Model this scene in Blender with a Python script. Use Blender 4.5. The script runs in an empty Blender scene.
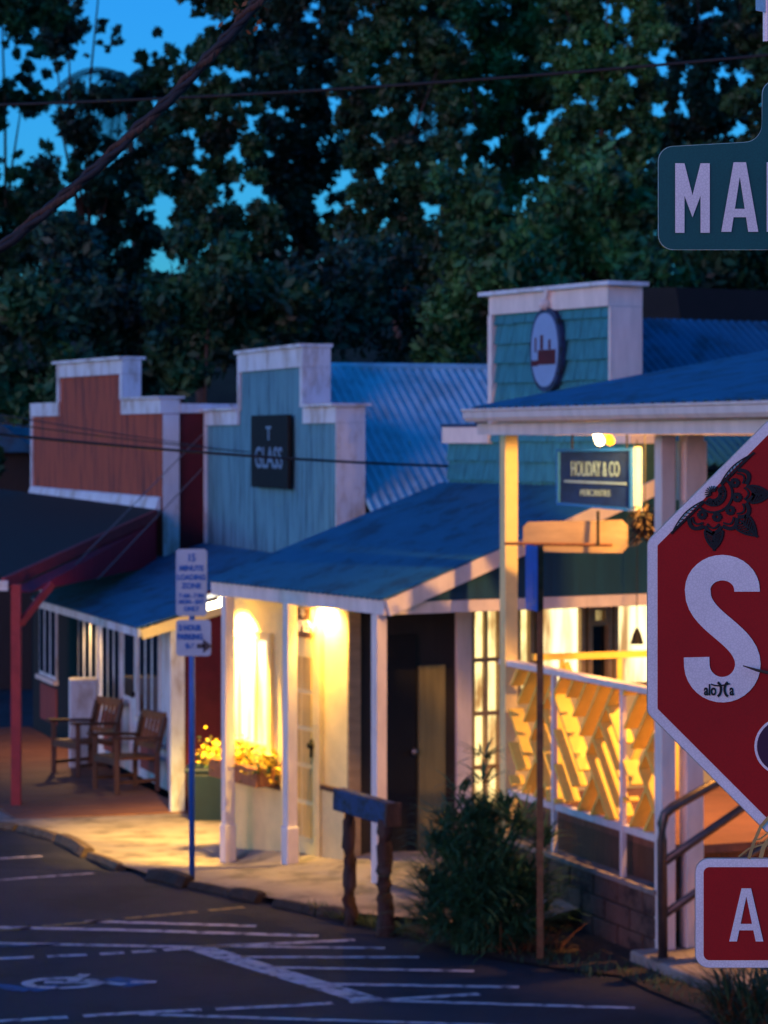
import bpy, math, random
from mathutils import Vector as V
random.seed(7)
R = math.radians
S = bpy.context.scene
COL = S.collection
# ------------------------------------------------------------------ camera
FPX, EYE, CX, HY = 2600.0, 3.6, 384.0, 440.0
cam = bpy.data.objects.new('camera', bpy.data.cameras.new('camera')); COL.objects.link(cam); S.camera = cam
cam.location = (0, 0, EYE); cam.rotation_euler = (R(90), 0, 0)
cd = cam.data; cd.sensor_fit = 'HORIZONTAL'; cd.sensor_width = 24.0; cd.lens = 24.0*FPX/768
cd.shift_y = -72/768; cd.clip_end = 2000
cd.dof.use_dof = True; cd.dof.focus_distance = 3.8; cd.dof.aperture_fstop = 13.0
# ------------------------------------------------------------------ world: dusk sky
w = bpy.data.worlds.new('World'); S.world = w; w.use_nodes = True
wn = w.node_tree; wn.nodes.clear()
sky = wn.nodes.new('ShaderNodeTexSky'); sky.sky_type = 'NISHITA'; sky.sun_disc = False
sky.sun_elevation = R(4); sky.sun_rotation = R(250); sky.ozone_density = 4; sky.air_density = 1.0; sky.dust_density = .3
mul = wn.nodes.new('ShaderNodeMix'); mul.data_type = 'RGBA'; mul.blend_type = 'MULTIPLY'; mul.inputs[0].default_value = 1
mul.inputs[7].default_value = (.14, .62, 1.0, 1)
bg = wn.nodes.new('ShaderNodeBackground'); bg.inputs[1].default_value = .15
ou = wn.nodes.new('ShaderNodeOutputWorld')
wn.links.new(sky.outputs[0], mul.inputs[6]); wn.links.new(mul.outputs[2], bg.inputs[0]); wn.links.new(bg.outputs[0], ou.inputs[0])
# ------------------------------------------------------------------ last light of the afterglow
sl = bpy.data.lights.new('sun', 'SUN'); sun = bpy.data.objects.new('sun', sl); COL.objects.link(sun)
sl.energy = .30; sl.angle = R(25); sl.color = (1.0, .40, .48)
sun.rotation_euler = V((.60, .79, -.10)).to_track_quat('-Z', 'Y').to_euler()
S.view_settings.view_transform = 'Standard'; S.view_settings.look = 'None'
S.view_settings.exposure = 1.85; S.view_settings.gamma = 1

# ------------------------------------------------------------------ helpers
def P(px, py, d): return V(((px-CX)*d/FPX, d, EYE-(py-HY)*d/FPX))
HT = [(-60,.9),(3,.9),(6,.8),(12,.25),(16,.02),(18,0),(21,0),(22,-.06),(23,-.2),(24,-.24),(25,-.28),(27,-.38),(31,-.6),(38,-.75),(60,-.9),(400,-1)]
def hz(d):
    for (a, x), (b, y) in zip(HT, HT[1:]):
        if a <= d <= b: return x+(y-x)*(d-a)/(b-a)
    return HT[0][1] if d < HT[0][0] else HT[-1][1]
def G(px, py, up=0):                      # point of the road surface seen in this direction
    d = 20.0
    for _ in range(60): d = .5*d+.5*FPX*(EYE-hz(d)-up)/(py-HY)
    return V(((px-CX)*d/FPX, d, hz(d)+up))
class Fr:                                 # street frame of one building: s along street (away), t away from the street
    def __init__(f, near, far):
        a = P(near[0], HY, near[1]); b = P(far[0], HY, far[1]); f.o = V((a.x, a.y, 0)); u = V((b.x-a.x, b.y-a.y, 0))
        f.len = u.length; f.u = u.normalized(); f.n = V((f.u.y, -f.u.x, 0))
    def p(f, s, t, z): return f.o+f.u*s+f.n*t+V((0, 0, z))
    def s(f, px, t):                      # s on plane t seen at px
        k = (px-CX)/FPX; q = f.o+f.n*t
        return (k*q.y-q.x)/(f.u.x-k*f.u.y)
    def t(f, px, s):
        k = (px-CX)/FPX; q = f.o+f.u*s
        return (k*q.y-q.x)/(f.n.x-k*f.n.y)
    def z(f, py, s, t): return EYE-(py-HY)*f.p(s, t, 0).y/FPX
class MB:
    def __init__(b): b.v = []; b.f = []
    def add(b, vs, fs):
        k = len(b.v); b.v += [V(x) for x in vs]; b.f += [[i+k for i in f] for f in fs]; return b
    def hexa(b, q):                       # 8 corners: bottom loop 4, top loop 4
        return b.add(q, [(3,2,1,0),(4,5,6,7),(0,1,5,4),(1,2,6,5),(2,3,7,6),(3,0,4,7)])
    def fbox(b, F, s0, s1, t0, t1, z0, z1):
        return b.hexa([F.p(s0,t0,z0),F.p(s0,t1,z0),F.p(s1,t1,z0),F.p(s1,t0,z0),F.p(s0,t0,z1),F.p(s0,t1,z1),F.p(s1,t1,z1),F.p(s1,t0,z1)])
    def prism(b, pts, ext):
        n = len(pts); ext = V(ext)
        return b.add([V(p) for p in pts]+[V(p)+ext for p in pts], [list(range(n))[::-1], [n+i for i in range(n)]]+[(i,(i+1)%n,n+(i+1)%n,n+i) for i in range(n)])
    def bar(b, p, q, wx, wy, up=(0,0,1)): # rectangular bar between two points; wx across, wy along up
        p = V(p); q = V(q); d = (q-p).normalized(); x = d.cross(V(up))
        if x.length < 1e-4: x = d.cross(V((0,1,0)))
        x.normalize(); y = x.cross(d).normalized(); x = x*wx/2; y = y*wy/2
        return b.hexa([p-x-y,p+x-y,p+x+y,p-x+y,q-x-y,q+x-y,q+x+y,q-x+y])
    def tube(b, pts, r, n=10, r2=None):
        pts = [V(p) for p in pts]; k = len(b.v); m = len(pts)
        for i, p in enumerate(pts):
            d = (pts[min(i+1,m-1)]-pts[max(i-1,0)]).normalized()
            x = d.cross(V((0,0,1)))
            if x.length < .05: x = d.cross(V((0,1,0)))
            x.normalize(); y = x.cross(d)
            rr = r if r2 is None else r+(r2-r)*i/(m-1)
            for j in range(n):
                a = 2*math.pi*j/n; b.v.append(p+x*rr*math.cos(a)+y*rr*math.sin(a))
        for i in range(m-1):
            for j in range(n): b.f.append([k+i*n+j, k+i*n+(j+1)%n, k+(i+1)*n+(j+1)%n, k+(i+1)*n+j])
        b.f.append([k+j for j in range(n)][::-1]); b.f.append([k+(m-1)*n+j for j in range(n)]); return b
    def ball(b, c, rx, ry=None, rz=None, n=12, m=8):
        ry = ry or rx; rz = rz or rx; c = V(c); k = len(b.v)
        for i in range(m+1):
            th = math.pi*i/m
            for j in range(n):
                a = 2*math.pi*j/n; b.v.append(c+V((rx*math.sin(th)*math.cos(a), ry*math.sin(th)*math.sin(a), rz*math.cos(th))))
        for i in range(m):
            for j in range(n): b.f.append([k+i*n+j, k+(i+1)*n+j, k+(i+1)*n+(j+1)%n, k+i*n+(j+1)%n])
        return b
    def build(b, name, mat, parent=None, smooth=False, bevel=0, **kw):
        me = bpy.data.meshes.new(name); o = bpy.data.objects.new(name, me); COL.objects.link(o)
        if parent is not None:
            off = V(parent.location); pp = parent.parent
            while pp is not None: off += V(pp.location); pp = pp.parent
            o.parent = parent
        else:
            lo = min(v.z for v in b.v); c = sum(b.v, V((0,0,0)))/len(b.v); off = V((c.x, c.y, lo)); o.location = off
        me.from_pydata([tuple(v-off) for v in b.v], [], b.f); me.materials.append(mat); me.update()
        if smooth:
            for p in me.polygons: p.use_smooth = True
        if bevel:
            m = o.modifiers.new('bevel', 'BEVEL'); m.width = bevel; m.segments = 2; m.limit_method = 'ANGLE'
        for k, x in kw.items(): o[k] = x
        return o
def thing(name, loc, label, cat, group=None):
    o = bpy.data.objects.new(name, None); COL.objects.link(o); o.location = loc; o.empty_display_size = .2
    o['label'] = label; o['category'] = cat
    if group: o['group'] = group
    return o
def new_mat(name): 
    m = bpy.data.materials.new(name); m.use_nodes = True; return m, m.node_tree, m.node_tree.nodes['Principled BSDF']
def mat(name, c, rough=.7, var=.25, scale=6, metal=0, stretch=(1,1,1), bump=.15, bscale=40, spec=.4, dirt=None, emit=None, es=0):
    m, nt, b = new_mat(name); L = nt.links
    tc = nt.nodes.new('ShaderNodeTexCoord'); mp = nt.nodes.new('ShaderNodeMapping'); mp.inputs['Scale'].default_value = stretch
    L.new(tc.outputs['Object'], mp.inputs[0])
    n = nt.nodes.new('ShaderNodeTexNoise'); n.inputs['Scale'].default_value = scale; n.inputs['Detail'].default_value = 6; n.inputs['Roughness'].default_value = .65
    L.new(mp.outputs[0], n.inputs['Vector'])
    r = nt.nodes.new('ShaderNodeValToRGB'); r.color_ramp.elements[0].position = .38 if dirt else .3; r.color_ramp.elements[1].position = .72
    lo = dirt if dirt else tuple(x*(1-var) for x in c); hi = tuple(min(1, x*(1+var*.6)) for x in c)
    r.color_ramp.elements[0].color = (*lo, 1); r.color_ramp.elements[1].color = (*hi, 1)
    if dirt: e = r.color_ramp.elements.new(.50); e.color = (*c, 1)
    L.new(n.outputs[0], r.inputs[0]); L.new(r.outputs[0], b.inputs['Base Color'])
    b.inputs['Roughness'].default_value = rough; b.inputs['Metallic'].default_value = metal; b.inputs['Specular IOR Level'].default_value = spec
    if bump:
        n2 = nt.nodes.new('ShaderNodeTexNoise'); n2.inputs['Scale'].default_value = bscale; n2.inputs['Detail'].default_value = 4; L.new(mp.outputs[0], n2.inputs['Vector'])
        bp = nt.nodes.new('ShaderNodeBump'); bp.inputs['Strength'].default_value = bump; bp.inputs['Distance'].default_value = .02
        L.new(n2.outputs[0], bp.inputs['Height']); L.new(bp.outputs[0], b.inputs['Normal'])
    if emit: b.inputs['Emission Color'].default_value = (*emit, 1); b.inputs['Emission Strength'].default_value = es
    return m
M = dict(
 white = mat('white_paint', (.56,.62,.68), .6, .3, 5, stretch=(1,1,.35), dirt=(.40,.39,.38)),
 cream = mat('cream_paint', (.74,.60,.27), .65, .15, 4),
 pink = mat('old_white_paint', (.72,.64,.60), .6, .2, 7, stretch=(1,1,.3)),
 redwall = mat('red_board_paint', (.27,.055,.045), .75, .35, 5, stretch=(3,3,.25), dirt=(.20,.05,.045)),
 redtrim = mat('red_trim', (.32,.035,.045), .6, .25, 8),
 maroon = mat('maroon_paint', (.085,.004,.012), .7, .3, 5),
 bluewall = mat('blue_board_paint', (.16,.30,.36), .7, .35, 4, stretch=(3,3,.2), dirt=(.09,.15,.19)),
 teal = mat('teal_shingle_paint', (.035,.22,.27), .75, .35, 9, stretch=(2,2,.4)),
 tealboard = mat('teal_board', (.03,.10,.11), .7, .2, 6),
 roof = mat('blue_metal_roof', (.014,.11,.21), .5, .4, 3, stretch=(1,1,1), dirt=(.015,.06,.11)),
 corr = mat('corrugated_metal', (.28,.52,.60), .45, .3, 2.5, dirt=(.22,.40,.46)),
 darkroof = mat('black_roofing', (.006,.004,.005), .9, .4, 5),
 black = mat('black_paint', (.003,.003,.004), .8, .3, 10),
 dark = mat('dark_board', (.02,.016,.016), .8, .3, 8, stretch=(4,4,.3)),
 asphalt = mat('asphalt', (.014,.014,.026), .85, .5, 1.3, bump=.5, bscale=60, dirt=(.005,.006,.012)),
 concrete = mat('pavement_concrete', (.24,.20,.18), .85, .4, 3, bump=.3, dirt=(.12,.10,.09)),
 kerb = mat('kerb_stone', (.13,.085,.05), .9, .5, 9, bump=.8, bscale=20),
 linepaint = mat('road_line_paint', (.52,.44,.46), .8, .3, 9, dirt=(.07,.06,.08)),
 yellowline = mat('yellow_line_paint', (.30,.20,.06), .8, .3, 9, dirt=(.06,.05,.04)),
 bluepaint = mat('faded_blue_paint', (.02,.09,.22), .8, .5, 9, dirt=(.03,.035,.05)),
 deckwood = mat('deck_boards', (.20,.085,.055), .7, .4, 4, stretch=(.6,5,1)),
 wood = mat('dark_wood', (.10,.042,.022), .6, .4, 8, stretch=(4,4,.6)),
 chairwood = mat('orange_brown_wood', (.22,.075,.02), .5, .4, 8),
 log = mat('weathered_log', (.07,.035,.026), .9, .6, 9, stretch=(3,3,.5), bump=.9, bscale=25),
 slat = mat('lamp_yellow_slat', (.88,.60,.10), .6, .15, 6),  # white slats with the porch lamps' yellow put into the colour
 plank = mat('pale_wood_plank', (.34,.24,.13), .7, .25, 6, stretch=(.5,1,3)),
 block = mat('block_wall', (.16,.10,.075), .95, .5, 5, bump=.8, bscale=18),
 steel = mat('galvanised_steel', (.22,.2,.2), .45, .3, 20, metal=.7),
 pipe = mat('dark_steel_pipe', (.10,.075,.07), .4, .3, 12, metal=.6),
 rust = mat('rusty_iron', (.20,.08,.03), .8, .5, 20),
 signblue = mat('sign_blue', (.008,.09,.42), .5, .15, 10),
 signnavy = mat('sign_navy', (.003,.018,.10), .6, .4, 10),
 signlight = mat('sign_letter_blue', (.16,.28,.40), .6, .2, 10),
 signface = mat('white_sheet_lit_blue', (.22,.34,.56), .5, .08, 6),  # white sheeting with the blue dusk light put into its colour
 signink = mat('sign_ink', (.03,.035,.06), .6, .1, 6),
 bin = mat('teal_plastic', (.003,.018,.035), .5, .2, 5),
 bluebeam = mat('blue_chipped_paint', (.022,.04,.11), .6, .6, 14, dirt=(.016,.016,.024)),
 petal = mat('yellow_petals', (.75,.50,.03), .7, .3, 20, bump=0),
 leaf = mat('leaf_green', (.035,.075,.03), .7, .5, 12, bump=0),
 pot = mat('terracotta', (.30,.12,.05), .8, .3, 9),
 bark = mat('bark', (.07,.05,.04), .9, .5, 4, bump=.8, bscale=8),
 straw = mat('dry_straw', (.45,.30,.10), .7, .4, 12),
 soil = mat('soil', (.045,.028,.02), .95, .6, 5, bump=1, bscale=14),
 cable = mat('cable_rubber', (.016,.013,.017), .7, .6, 30),
 wire = mat('thin_wire', (.006,.006,.008), .6, .2, 10),
 palewire = mat('pale_wire', (.22,.18,.18), .6, .2, 10),
 bulb = mat('lit_bulb', (1,.9,.6), .5, 0, 5, emit=(1,.72,.30), es=7, bump=0),
 tube = mat('lit_tube', (1,.95,.8), .5, 0, 5, emit=(1,.86,.55), es=4, bump=0),
)
def m_boards(name, c, w, axis, dirt=None):          # vertical boards: dark joints cut every w metres along a direction
    m = mat(name, c, .75, .3, 5, stretch=(3,3,.25), dirt=dirt); nt = m.node_tree; L = nt.links; b = nt.nodes['Principled BSDF']
    tc = nt.nodes.new('ShaderNodeTexCoord'); dt = nt.nodes.new('ShaderNodeVectorMath'); dt.operation = 'DOT_PRODUCT'
    dt.inputs[1].default_value = tuple(axis); L.new(tc.outputs['Object'], dt.inputs[0])
    q = nt.nodes.new('ShaderNodeMath'); q.operation = 'DIVIDE'; q.inputs[1].default_value = w; L.new(dt.outputs['Value'], q.inputs[0])
    fr = nt.nodes.new('ShaderNodeMath'); fr.operation = 'FRACT'; L.new(q.outputs[0], fr.inputs[0])
    gt = nt.nodes.new('ShaderNodeMath'); gt.operation = 'GREATER_THAN'; gt.inputs[1].default_value = .06; L.new(fr.outputs[0], gt.inputs[0])
    bp = nt.nodes.new('ShaderNodeBump'); bp.inputs['Strength'].default_value = 1; bp.inputs['Distance'].default_value = .015
    L.new(gt.outputs[0], bp.inputs['Height']); L.new(bp.outputs[0], b.inputs['Normal'])
    return m
def m_window(name, c, strength, sc):                # curtained, lit window: glowing glass with folds and dim shapes
    m, nt, b = new_mat(name); L = nt.links
    tc = nt.nodes.new('ShaderNodeTexCoord'); mp = nt.nodes.new('ShaderNodeMapping'); mp.inputs['Scale'].default_value = sc; L.new(tc.outputs['Object'], mp.inputs[0])
    n = nt.nodes.new('ShaderNodeTexNoise'); n.inputs['Scale'].default_value = 3.2; n.inputs['Detail'].default_value = 5; L.new(mp.outputs[0], n.inputs[0])
    r = nt.nodes.new('ShaderNodeValToRGB'); r.color_ramp.elements[0].position = .36; r.color_ramp.elements[1].position = .55
    r.color_ramp.elements[0].color = (c[0]*.25, c[1]*.16, c[2]*.1, 1); r.color_ramp.elements[1].color = (*c, 1)
    L.new(n.outputs[0], r.inputs[0]); L.new(r.outputs[0], b.inputs['Emission Color']); b.inputs['Emission Strength'].default_value = strength
    b.inputs['Base Color'].default_value = (.3,.25,.2,1); b.inputs['Roughness'].default_value = .15
    return m
M['winlit'] = m_window('lit_window', (1,.76,.30), .55, (2.5,2.5,.9))
M['winlit2'] = m_window('lit_window_bright', (1,.80,.38), .7, (2,2,.3))
m, nt, b = new_mat('dark_glass'); b.inputs['Base Color'].default_value = (.006,.010,.014,1); b.inputs['Roughness'].default_value = .12; M['glass'] = m
m, nt, b = new_mat('retro_red'); 
def retro(name, c, rough=.45, cell=230):            # reflective sheeting: fine honeycomb
    m, nt, b = new_mat(name); L = nt.links
    tc = nt.nodes.new('ShaderNodeTexCoord'); vo = nt.nodes.new('ShaderNodeTexVoronoi'); vo.inputs['Scale'].default_value = cell; vo.feature = 'DISTANCE_TO_EDGE'
    L.new(tc.outputs['Object'], vo.inputs['Vector'])
    r = nt.nodes.new('ShaderNodeValToRGB'); r.color_ramp.elements[0].position = .02; r.color_ramp.elements[1].position = .16
    r.color_ramp.elements[0].color = (c[0]*.86, c[1]*.86, c[2]*.86, 1); r.color_ramp.elements[1].color = (*c, 1)
    L.new(vo.outputs['Distance'], r.inputs[0])
    n = nt.nodes.new('ShaderNodeTexNoise'); n.inputs['Scale'].default_value = 7; n.inputs['Detail'].default_value = 8; L.new(tc.outputs['Object'], n.inputs['Vector'])
    mr = nt.nodes.new('ShaderNodeMapRange'); mr.inputs[1].default_value = .3; mr.inputs[2].default_value = .7; mr.inputs[3].default_value = .88; mr.inputs[4].default_value = 1.1; L.new(n.outputs[0], mr.inputs[0])
    mx = nt.nodes.new('ShaderNodeVectorMath'); mx.operation = 'SCALE'; L.new(r.outputs[0], mx.inputs[0]); L.new(mr.outputs[0], mx.inputs['Scale'])
    L.new(mx.outputs[0], b.inputs['Base Color']); b.inputs['Roughness'].default_value = rough
    return m
M['rred'] = retro('red_reflective_sheet', (.38,.0004,.001), .8); M['rwhite'] = retro('white_reflective_sheet', (.85,.78,.80))
M['rgreen'] = retro('green_reflective_sheet', (.006,.085,.085)); M['edge'] = mat('aluminium_edge', (.6,.5,.45), .35, .1, 20, metal=.8)
M['ink'] = mat('black_sticker_ink', (.010,.006,.009), .5, .2, 30, bump=0)

def lamp(pos, c, e, r=.05, parent=None, spot=None):
    l = bpy.data.lights.new('lamp_light', 'SPOT' if spot else 'POINT')
    if spot: l.spot_size = R(spot); l.spot_blend = .55
    o = bpy.data.objects.new('lamp_light', l); COL.objects.link(o)
    l.energy = e; l.color = c; l.shadow_soft_size = r
    if parent: o.parent = parent; o.location = V(pos)-V(parent.location)
    else: o.location = pos
    return o
def text(s, size, c, right, up, m, parent, name='lettering', sx=1.0, depth=.002, align='CENTER', bold=0):
    cu = bpy.data.curves.new('t', 'FONT'); cu.body = s; cu.size = size; cu.align_x = align; cu.align_y = 'CENTER'; cu.extrude = depth; cu.offset = bold
    o = bpy.data.objects.new('t', cu); COL.objects.link(o); dg = bpy.context.evaluated_depsgraph_get(); dg.update()
    me = bpy.data.meshes.new_from_object(o.evaluated_get(dg)); right = V(right).normalized(); up = V(up).normalized(); nn = right.cross(up)
    b = MB(); b.add([V(c)+right*v.co.x*sx+up*v.co.y+nn*(v.co.z+depth) for v in me.vertices], [list(p.vertices) for p in me.polygons])
    bpy.data.objects.remove(o); bpy.data.curves.remove(cu); bpy.data.meshes.remove(me)
    return b.build(name, m, parent)
def corrugated(a, b_, c, n, amp, thick=.01):        # a->b_ along the waves' repeat direction, a->c down the slope
    a = V(a); b_ = V(b_); c = V(c); nor = (b_-a).cross(c-a).normalized()
    if nor.z < 0: nor = -nor
    mb = MB(); seg = 6; N = n*seg; vs = []
    for k in range(2):
        for i in range(N+1):
            f = i/N; o = nor*(amp*math.sin(2*math.pi*n*f)-k*thick); vs += [a+(b_-a)*f+o, a+(b_-a)*f+(c-a)+o]
    fs = []; m = 2*(N+1)
    for i in range(N):
        q = 2*i; fs += [(q,q+1,q+3,q+2),(m+q,m+q+2,m+q+3,m+q+1),(q,q+2,m+q+2,m+q),(q+1,m+q+1,m+q+3,q+3)]
    fs += [(0,m,m+1,1),(m-2,m-1,2*m-1,2*m-2)]
    return mb.add(vs, fs)

# ================================================================== GROUND
TH = V((-.40,.915,0)); TN = V((.915,.40,0))
b = MB(); ys = [-60,0,3,4.5,6,8,10,12,14,16,18,19.5,21,22,23,24,25,26,27,29,31,34,38,46,60,120,400]
xs = [-300,-60,-20,-8,-4,0,4,8,20,60,300]
b.add([(x, y, hz(y)) for y in ys for x in xs], [(j*11+i, j*11+i+1, (j+1)*11+i+1, (j+1)*11+i) for j in range(len(ys)-1) for i in range(10)])
b.build('road', M['asphalt'], kind='structure')
# pavement along the shops
FB = Fr((139,27.4), (34,32.6)); FC = Fr((383,20.7), (213,23.4)); FD = Fr((665,17.9), (509,20.4)); FA = Fr((162,33.0), (33,37.5))
cb = [(-160,818),(-60,822),(20,831),(60,842),(90,858),(122,871),(150,880),(190,887),(235,897),(280,906),(320,916),(380,922),(430,926),(500,940)]
rows = [G(*q) for q in cb]
def pav_z(q):
    s = (q-FC.o).dot(FC.u); t = (q-FC.o).dot(FC.n)
    return hz(q.y)+.05+.13*max(0, min(1, t/.35))*max(0, min(1, (4.2-s)/1.5))
b = MB(); K = 14; W = 5.0
grid = []
for r in rows:
    for k in range(K+1):
        q = r+FC.n*(W*(k/K)**1.5); grid.append(V((q.x, q.y, pav_z(q))))
b.add(grid, [(i*(K+1)+k, i*(K+1)+k+1, (i+1)*(K+1)+k+1, (i+1)*(K+1)+k) for i in range(len(rows)-1) for k in range(K)])
b.build('pavement', M['concrete'], kind='structure')
# soil bed under the terrace wall and grass strip
b = MB(); bed = [G(x, y, .02) for x, y in [(400,934),(440,945),(500,958),(560,968),(620,975),(650,990),(700,1010),(770,1060)]]
bed2 = [q+FD.n*2.5 for q in bed]
b.add(bed+bed2, [(i, i+8, i+9, i+1) for i in range(7)]); b.build('soil_bed', M['soil'], kind='structure')
# kerb: irregular stones
def kerb_run(pts, rad, seed):
    rnd = random.Random(seed); mb = MB()
    for p, q in zip(pts, pts[1:]):
        L = (q-p).length; n = max(1, int(L/1.0))
        for i in range(n):
            a = p.lerp(q, (i+.04)/n); c = p.lerp(q, (i+.96)/n); h = rad*rnd.uniform(.6,1.15)
            mb.tube([a+V((0,0,h*.2)), a.lerp(c,.12)+V((0,0,h*.35)), a.lerp(c,.5)+V((rnd.uniform(-.02,.02),0,h*.4)), a.lerp(c,.88)+V((0,rnd.uniform(-.03,.03),h*.35)), c+V((0,0,h*.2))], h, 6)
    return mb
kerb_run([G(x,y) for x,y in [(-60,824),(20,831),(60,842),(90,858),(122,871)]], .085, 1).build('kerb', M['kerb'], kind='structure')
kerb_run([G(x,y) for x,y in [(152,880),(190,888),(235,898),(262,903)]], .075, 2).build('kerb', M['soil'], kind='structure')
kerb_run([G(x,y) for x,y in [(275,906),(320,916),(350,920)]], .07, 3).build('kerb', M['soil'], kind='structure')
# painted lines
def line(pts, w, m, name='road_line', dash=None):
    mb = MB(); g = [G(x, y, .005) for x, y in pts]; fine = []
    for p, q in zip(g, g[1:]):
        n = 12
        for i in range(n): fine.append(p.lerp(q, i/n))
    fine.append(g[-1])
    for i, (p, q) in enumerate(zip(fine, fine[1:])):
        if dash and i % dash == dash-1: continue
        d = (q-p).normalized(); x = V((-d.y, d.x, 0))*w/2
        vs = [p-x, q-x, q+x, p+x]
        for v in vs: v.z = hz(v.y)+.005
        mb.add(vs, [(0,1,2,3)])
    mb.build(name, m, kind='structure')
W_, Y_ = M['linepaint'], M['yellowline']
for pts, wd, mm, ds in [([(-60,862),(42,856)],.09,W_,None), ([(-60,884),(95,873)],.09,W_,None), ([(-40,934),(100,921),(244,907)],.07,Y_,7),
    ([(85,921),(256,926)],.08,W_,None), ([(-60,926),(130,930),(318,936)],.09,W_,None), ([(-60,942),(195,947),(355,940)],.08,W_,None),
    ([(-60,961),(100,954),(195,948)],.08,W_,4), ([(197,947),(372,1001)],.20,W_,None), ([(205,946),(385,948)],.07,W_,None), ([(240,957),(419,957)],.07,W_,None),
    ([(262,967),(474,971)],.07,W_,None), ([(330,984),(519,987)],.08,W_,None), ([(-60,1024),(130,1013),(300,1005),(495,993)],.08,W_,9),
    ([(130,1014),(373,1001),(635,1008)],.0,W_,None), ([(140,1014),(400,1022),(520,1026)],.07,W_,None), ([(372,1000),(635,1008)],.07,W_,None), ([(-60,948),(60,944)],.05,M['bluepaint'],None)]:
    if wd: line(pts, wd, mm, dash=ds)
line([(-20,984),(30,990),(60,986)], .14, M['bluepaint'], 'parking_emblem'); line([(110,978),(142,982),(118,986)], .14, M['bluepaint'], 'parking_emblem')
mb = MB(); c = G(62, 983, .006)
ring = []
for i in range(28):
    a = 2*math.pi*i/28
    if 3 < i < 6: continue
    a2 = a+2*math.pi/28
    mb.add([c+V((math.cos(a)*.27, math.sin(a)*.20, 0)), c+V((math.cos(a2)*.27, math.sin(a2)*.20, 0)), c+V((math.cos(a2)*.19, math.sin(a2)*.12, 0)), c+V((math.cos(a)*.19, math.sin(a)*.12, 0))], [(0,1,2,3)])
for (x0,y0,x1,y1) in [(-.12,.02,.28,.02),(.05,.02,.12,.3),(.28,.02,.42,-.05),(.45,.03,.62,.03)]:
    p = c+V((x0,y0,.002)); q = c+V((x1,y1,.002)); d = (q-p).normalized(); x = V((-d.y,d.x,0))*.04; mb.add([p-x,q-x,q+x,p+x], [(0,1,2,3)])
for v in mb.v: v.z = hz(v.y)+.007
mb.build('parking_emblem', M['linepaint'], kind='structure')
# hill behind
b = MB(); nx, ny = 30, 8; vs = []
for j in range(ny+1):
    for i in range(nx+1):
        x = -70+140*i/nx; y = 72+60*j/ny; vs.append(V((x, y, -1.2+ (10.2+1.2*math.sin(x*.16+1)+.8*math.sin(x*.5))*min(1, j/3)+j*.2)))
b.add(vs, [(j*(nx+1)+i, j*(nx+1)+i+1, (j+1)*(nx+1)+i+1, (j+1)*(nx+1)+i) for j in range(ny) for i in range(nx)])
M['hill'] = mat('hill_brush', (.012,.022,.012), .95, .6, .6, bump=1, bscale=3)
b.build('hill', M['hill'], kind='structure')

# ================================================================== BUILDING A: red false front, far left
def false_front(F, mb_wall, mb_trim, px, t, th, prof, zb, trim=.0, cap=.05):
    pass
sn, sf = 0.0, FA.s(33, 0)
A = thing('red_shop', FA.p(2.5, 1, hz(34)), 'red board shop with white stepped false front and dark porch roof, farthest left', 'shop')
sr0, sr1 = FA.s(123,0), FA.s(60,0)
zw, zr, zb = FA.z(400,0,0), FA.z(361,sr0,0), FA.z(508,0,0)
zbf = FA.z(492, sf, 0)
mA = m_boards('red_boards', (.31,.070,.036), .22, FA.u, dirt=(.13,.035,.03))
MB().prism([FA.p(sf,0,zb-.6),FA.p(sn,0,zb-.6),FA.p(sn,0,zw),FA.p(sr0,0,zw),FA.p(sr0,0,zr),FA.p(sr1,0,zr),FA.p(sr1,0,zw),FA.p(sf,0,zw)], FA.n*.2).build('false_front', mA, A)
tb = MB(); tt = .17; e = .035
def trimbox(F, mb, s0, s1, z0, z1, t0=-.035, t1=.235): mb.fbox(F, s0, s1, t0, t1, z0, z1)
trimbox(FA, tb, sn-.03, sr0-.003, zw-.17, zw+.02); trimbox(FA, tb, sr0-.06, sr1+.06, zr-.17, zr+.02)
trimbox(FA, tb, sr1+.003, sf+.03, zw-.17, zw+.02); trimbox(FA, tb, sr0-.05, sr0+.05, zw+.023, zr-.173); trimbox(FA, tb, sr1-.04, sr1+.05, zw+.023, zr-.173)
trimbox(FA, tb, sf-.02, sf+.03, zb, zw-.173, -.03, .22)
tb.fbox(FA, sr0-.08, sr1+.1, -.09, .29, zr+.022, zr+.06); tb.fbox(FA, sn-.06, sr0-.083, -.08, .29, zw+.022, zw+.05)
tb.fbox(FA, sn-.045, sn-.031, .0, .22, -.6, zw-.18)
tb.build('white_trim', M['white'], A)
# step return faces (boxed side of the raised middle) and skirt
MB().fbox(FA, sr0-.048, sr0+.0, -.02, .75*.28, zw+.051, zr-.174).build('parapet_return', M['white'], A)
mb = MB(); mb.hexa([FA.p(sf,-.02,zb-.02),FA.p(sf,-.12,zb-.1),FA.p(sn,-.12,zb-.1),FA.p(sn,-.02,zb-.02),FA.p(sf,-.02,zb+.2),FA.p(sf,-.05,zb+.18),FA.p(sn,-.05,zb+.12),FA.p(sn,-.02,zb+.14)])
mb.build('skirt_board', M['white'], A)
zt = FA.z(405,0,0)
MB().fbox(FA, sn-.01, sn+.2, .24, 7, -1, zt-.1).build('side_wall', M['maroon'], A)
MB().fbox(FA, sn-.05, sn+.25, .24, 7, zt-.098, zt+.02).build('side_wall_cap', M['white'], A)
MB().fbox(FA, sn-.04, sf, .0, .2, -1, zb-.7).build('front_wall', M['dark'], A)
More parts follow.
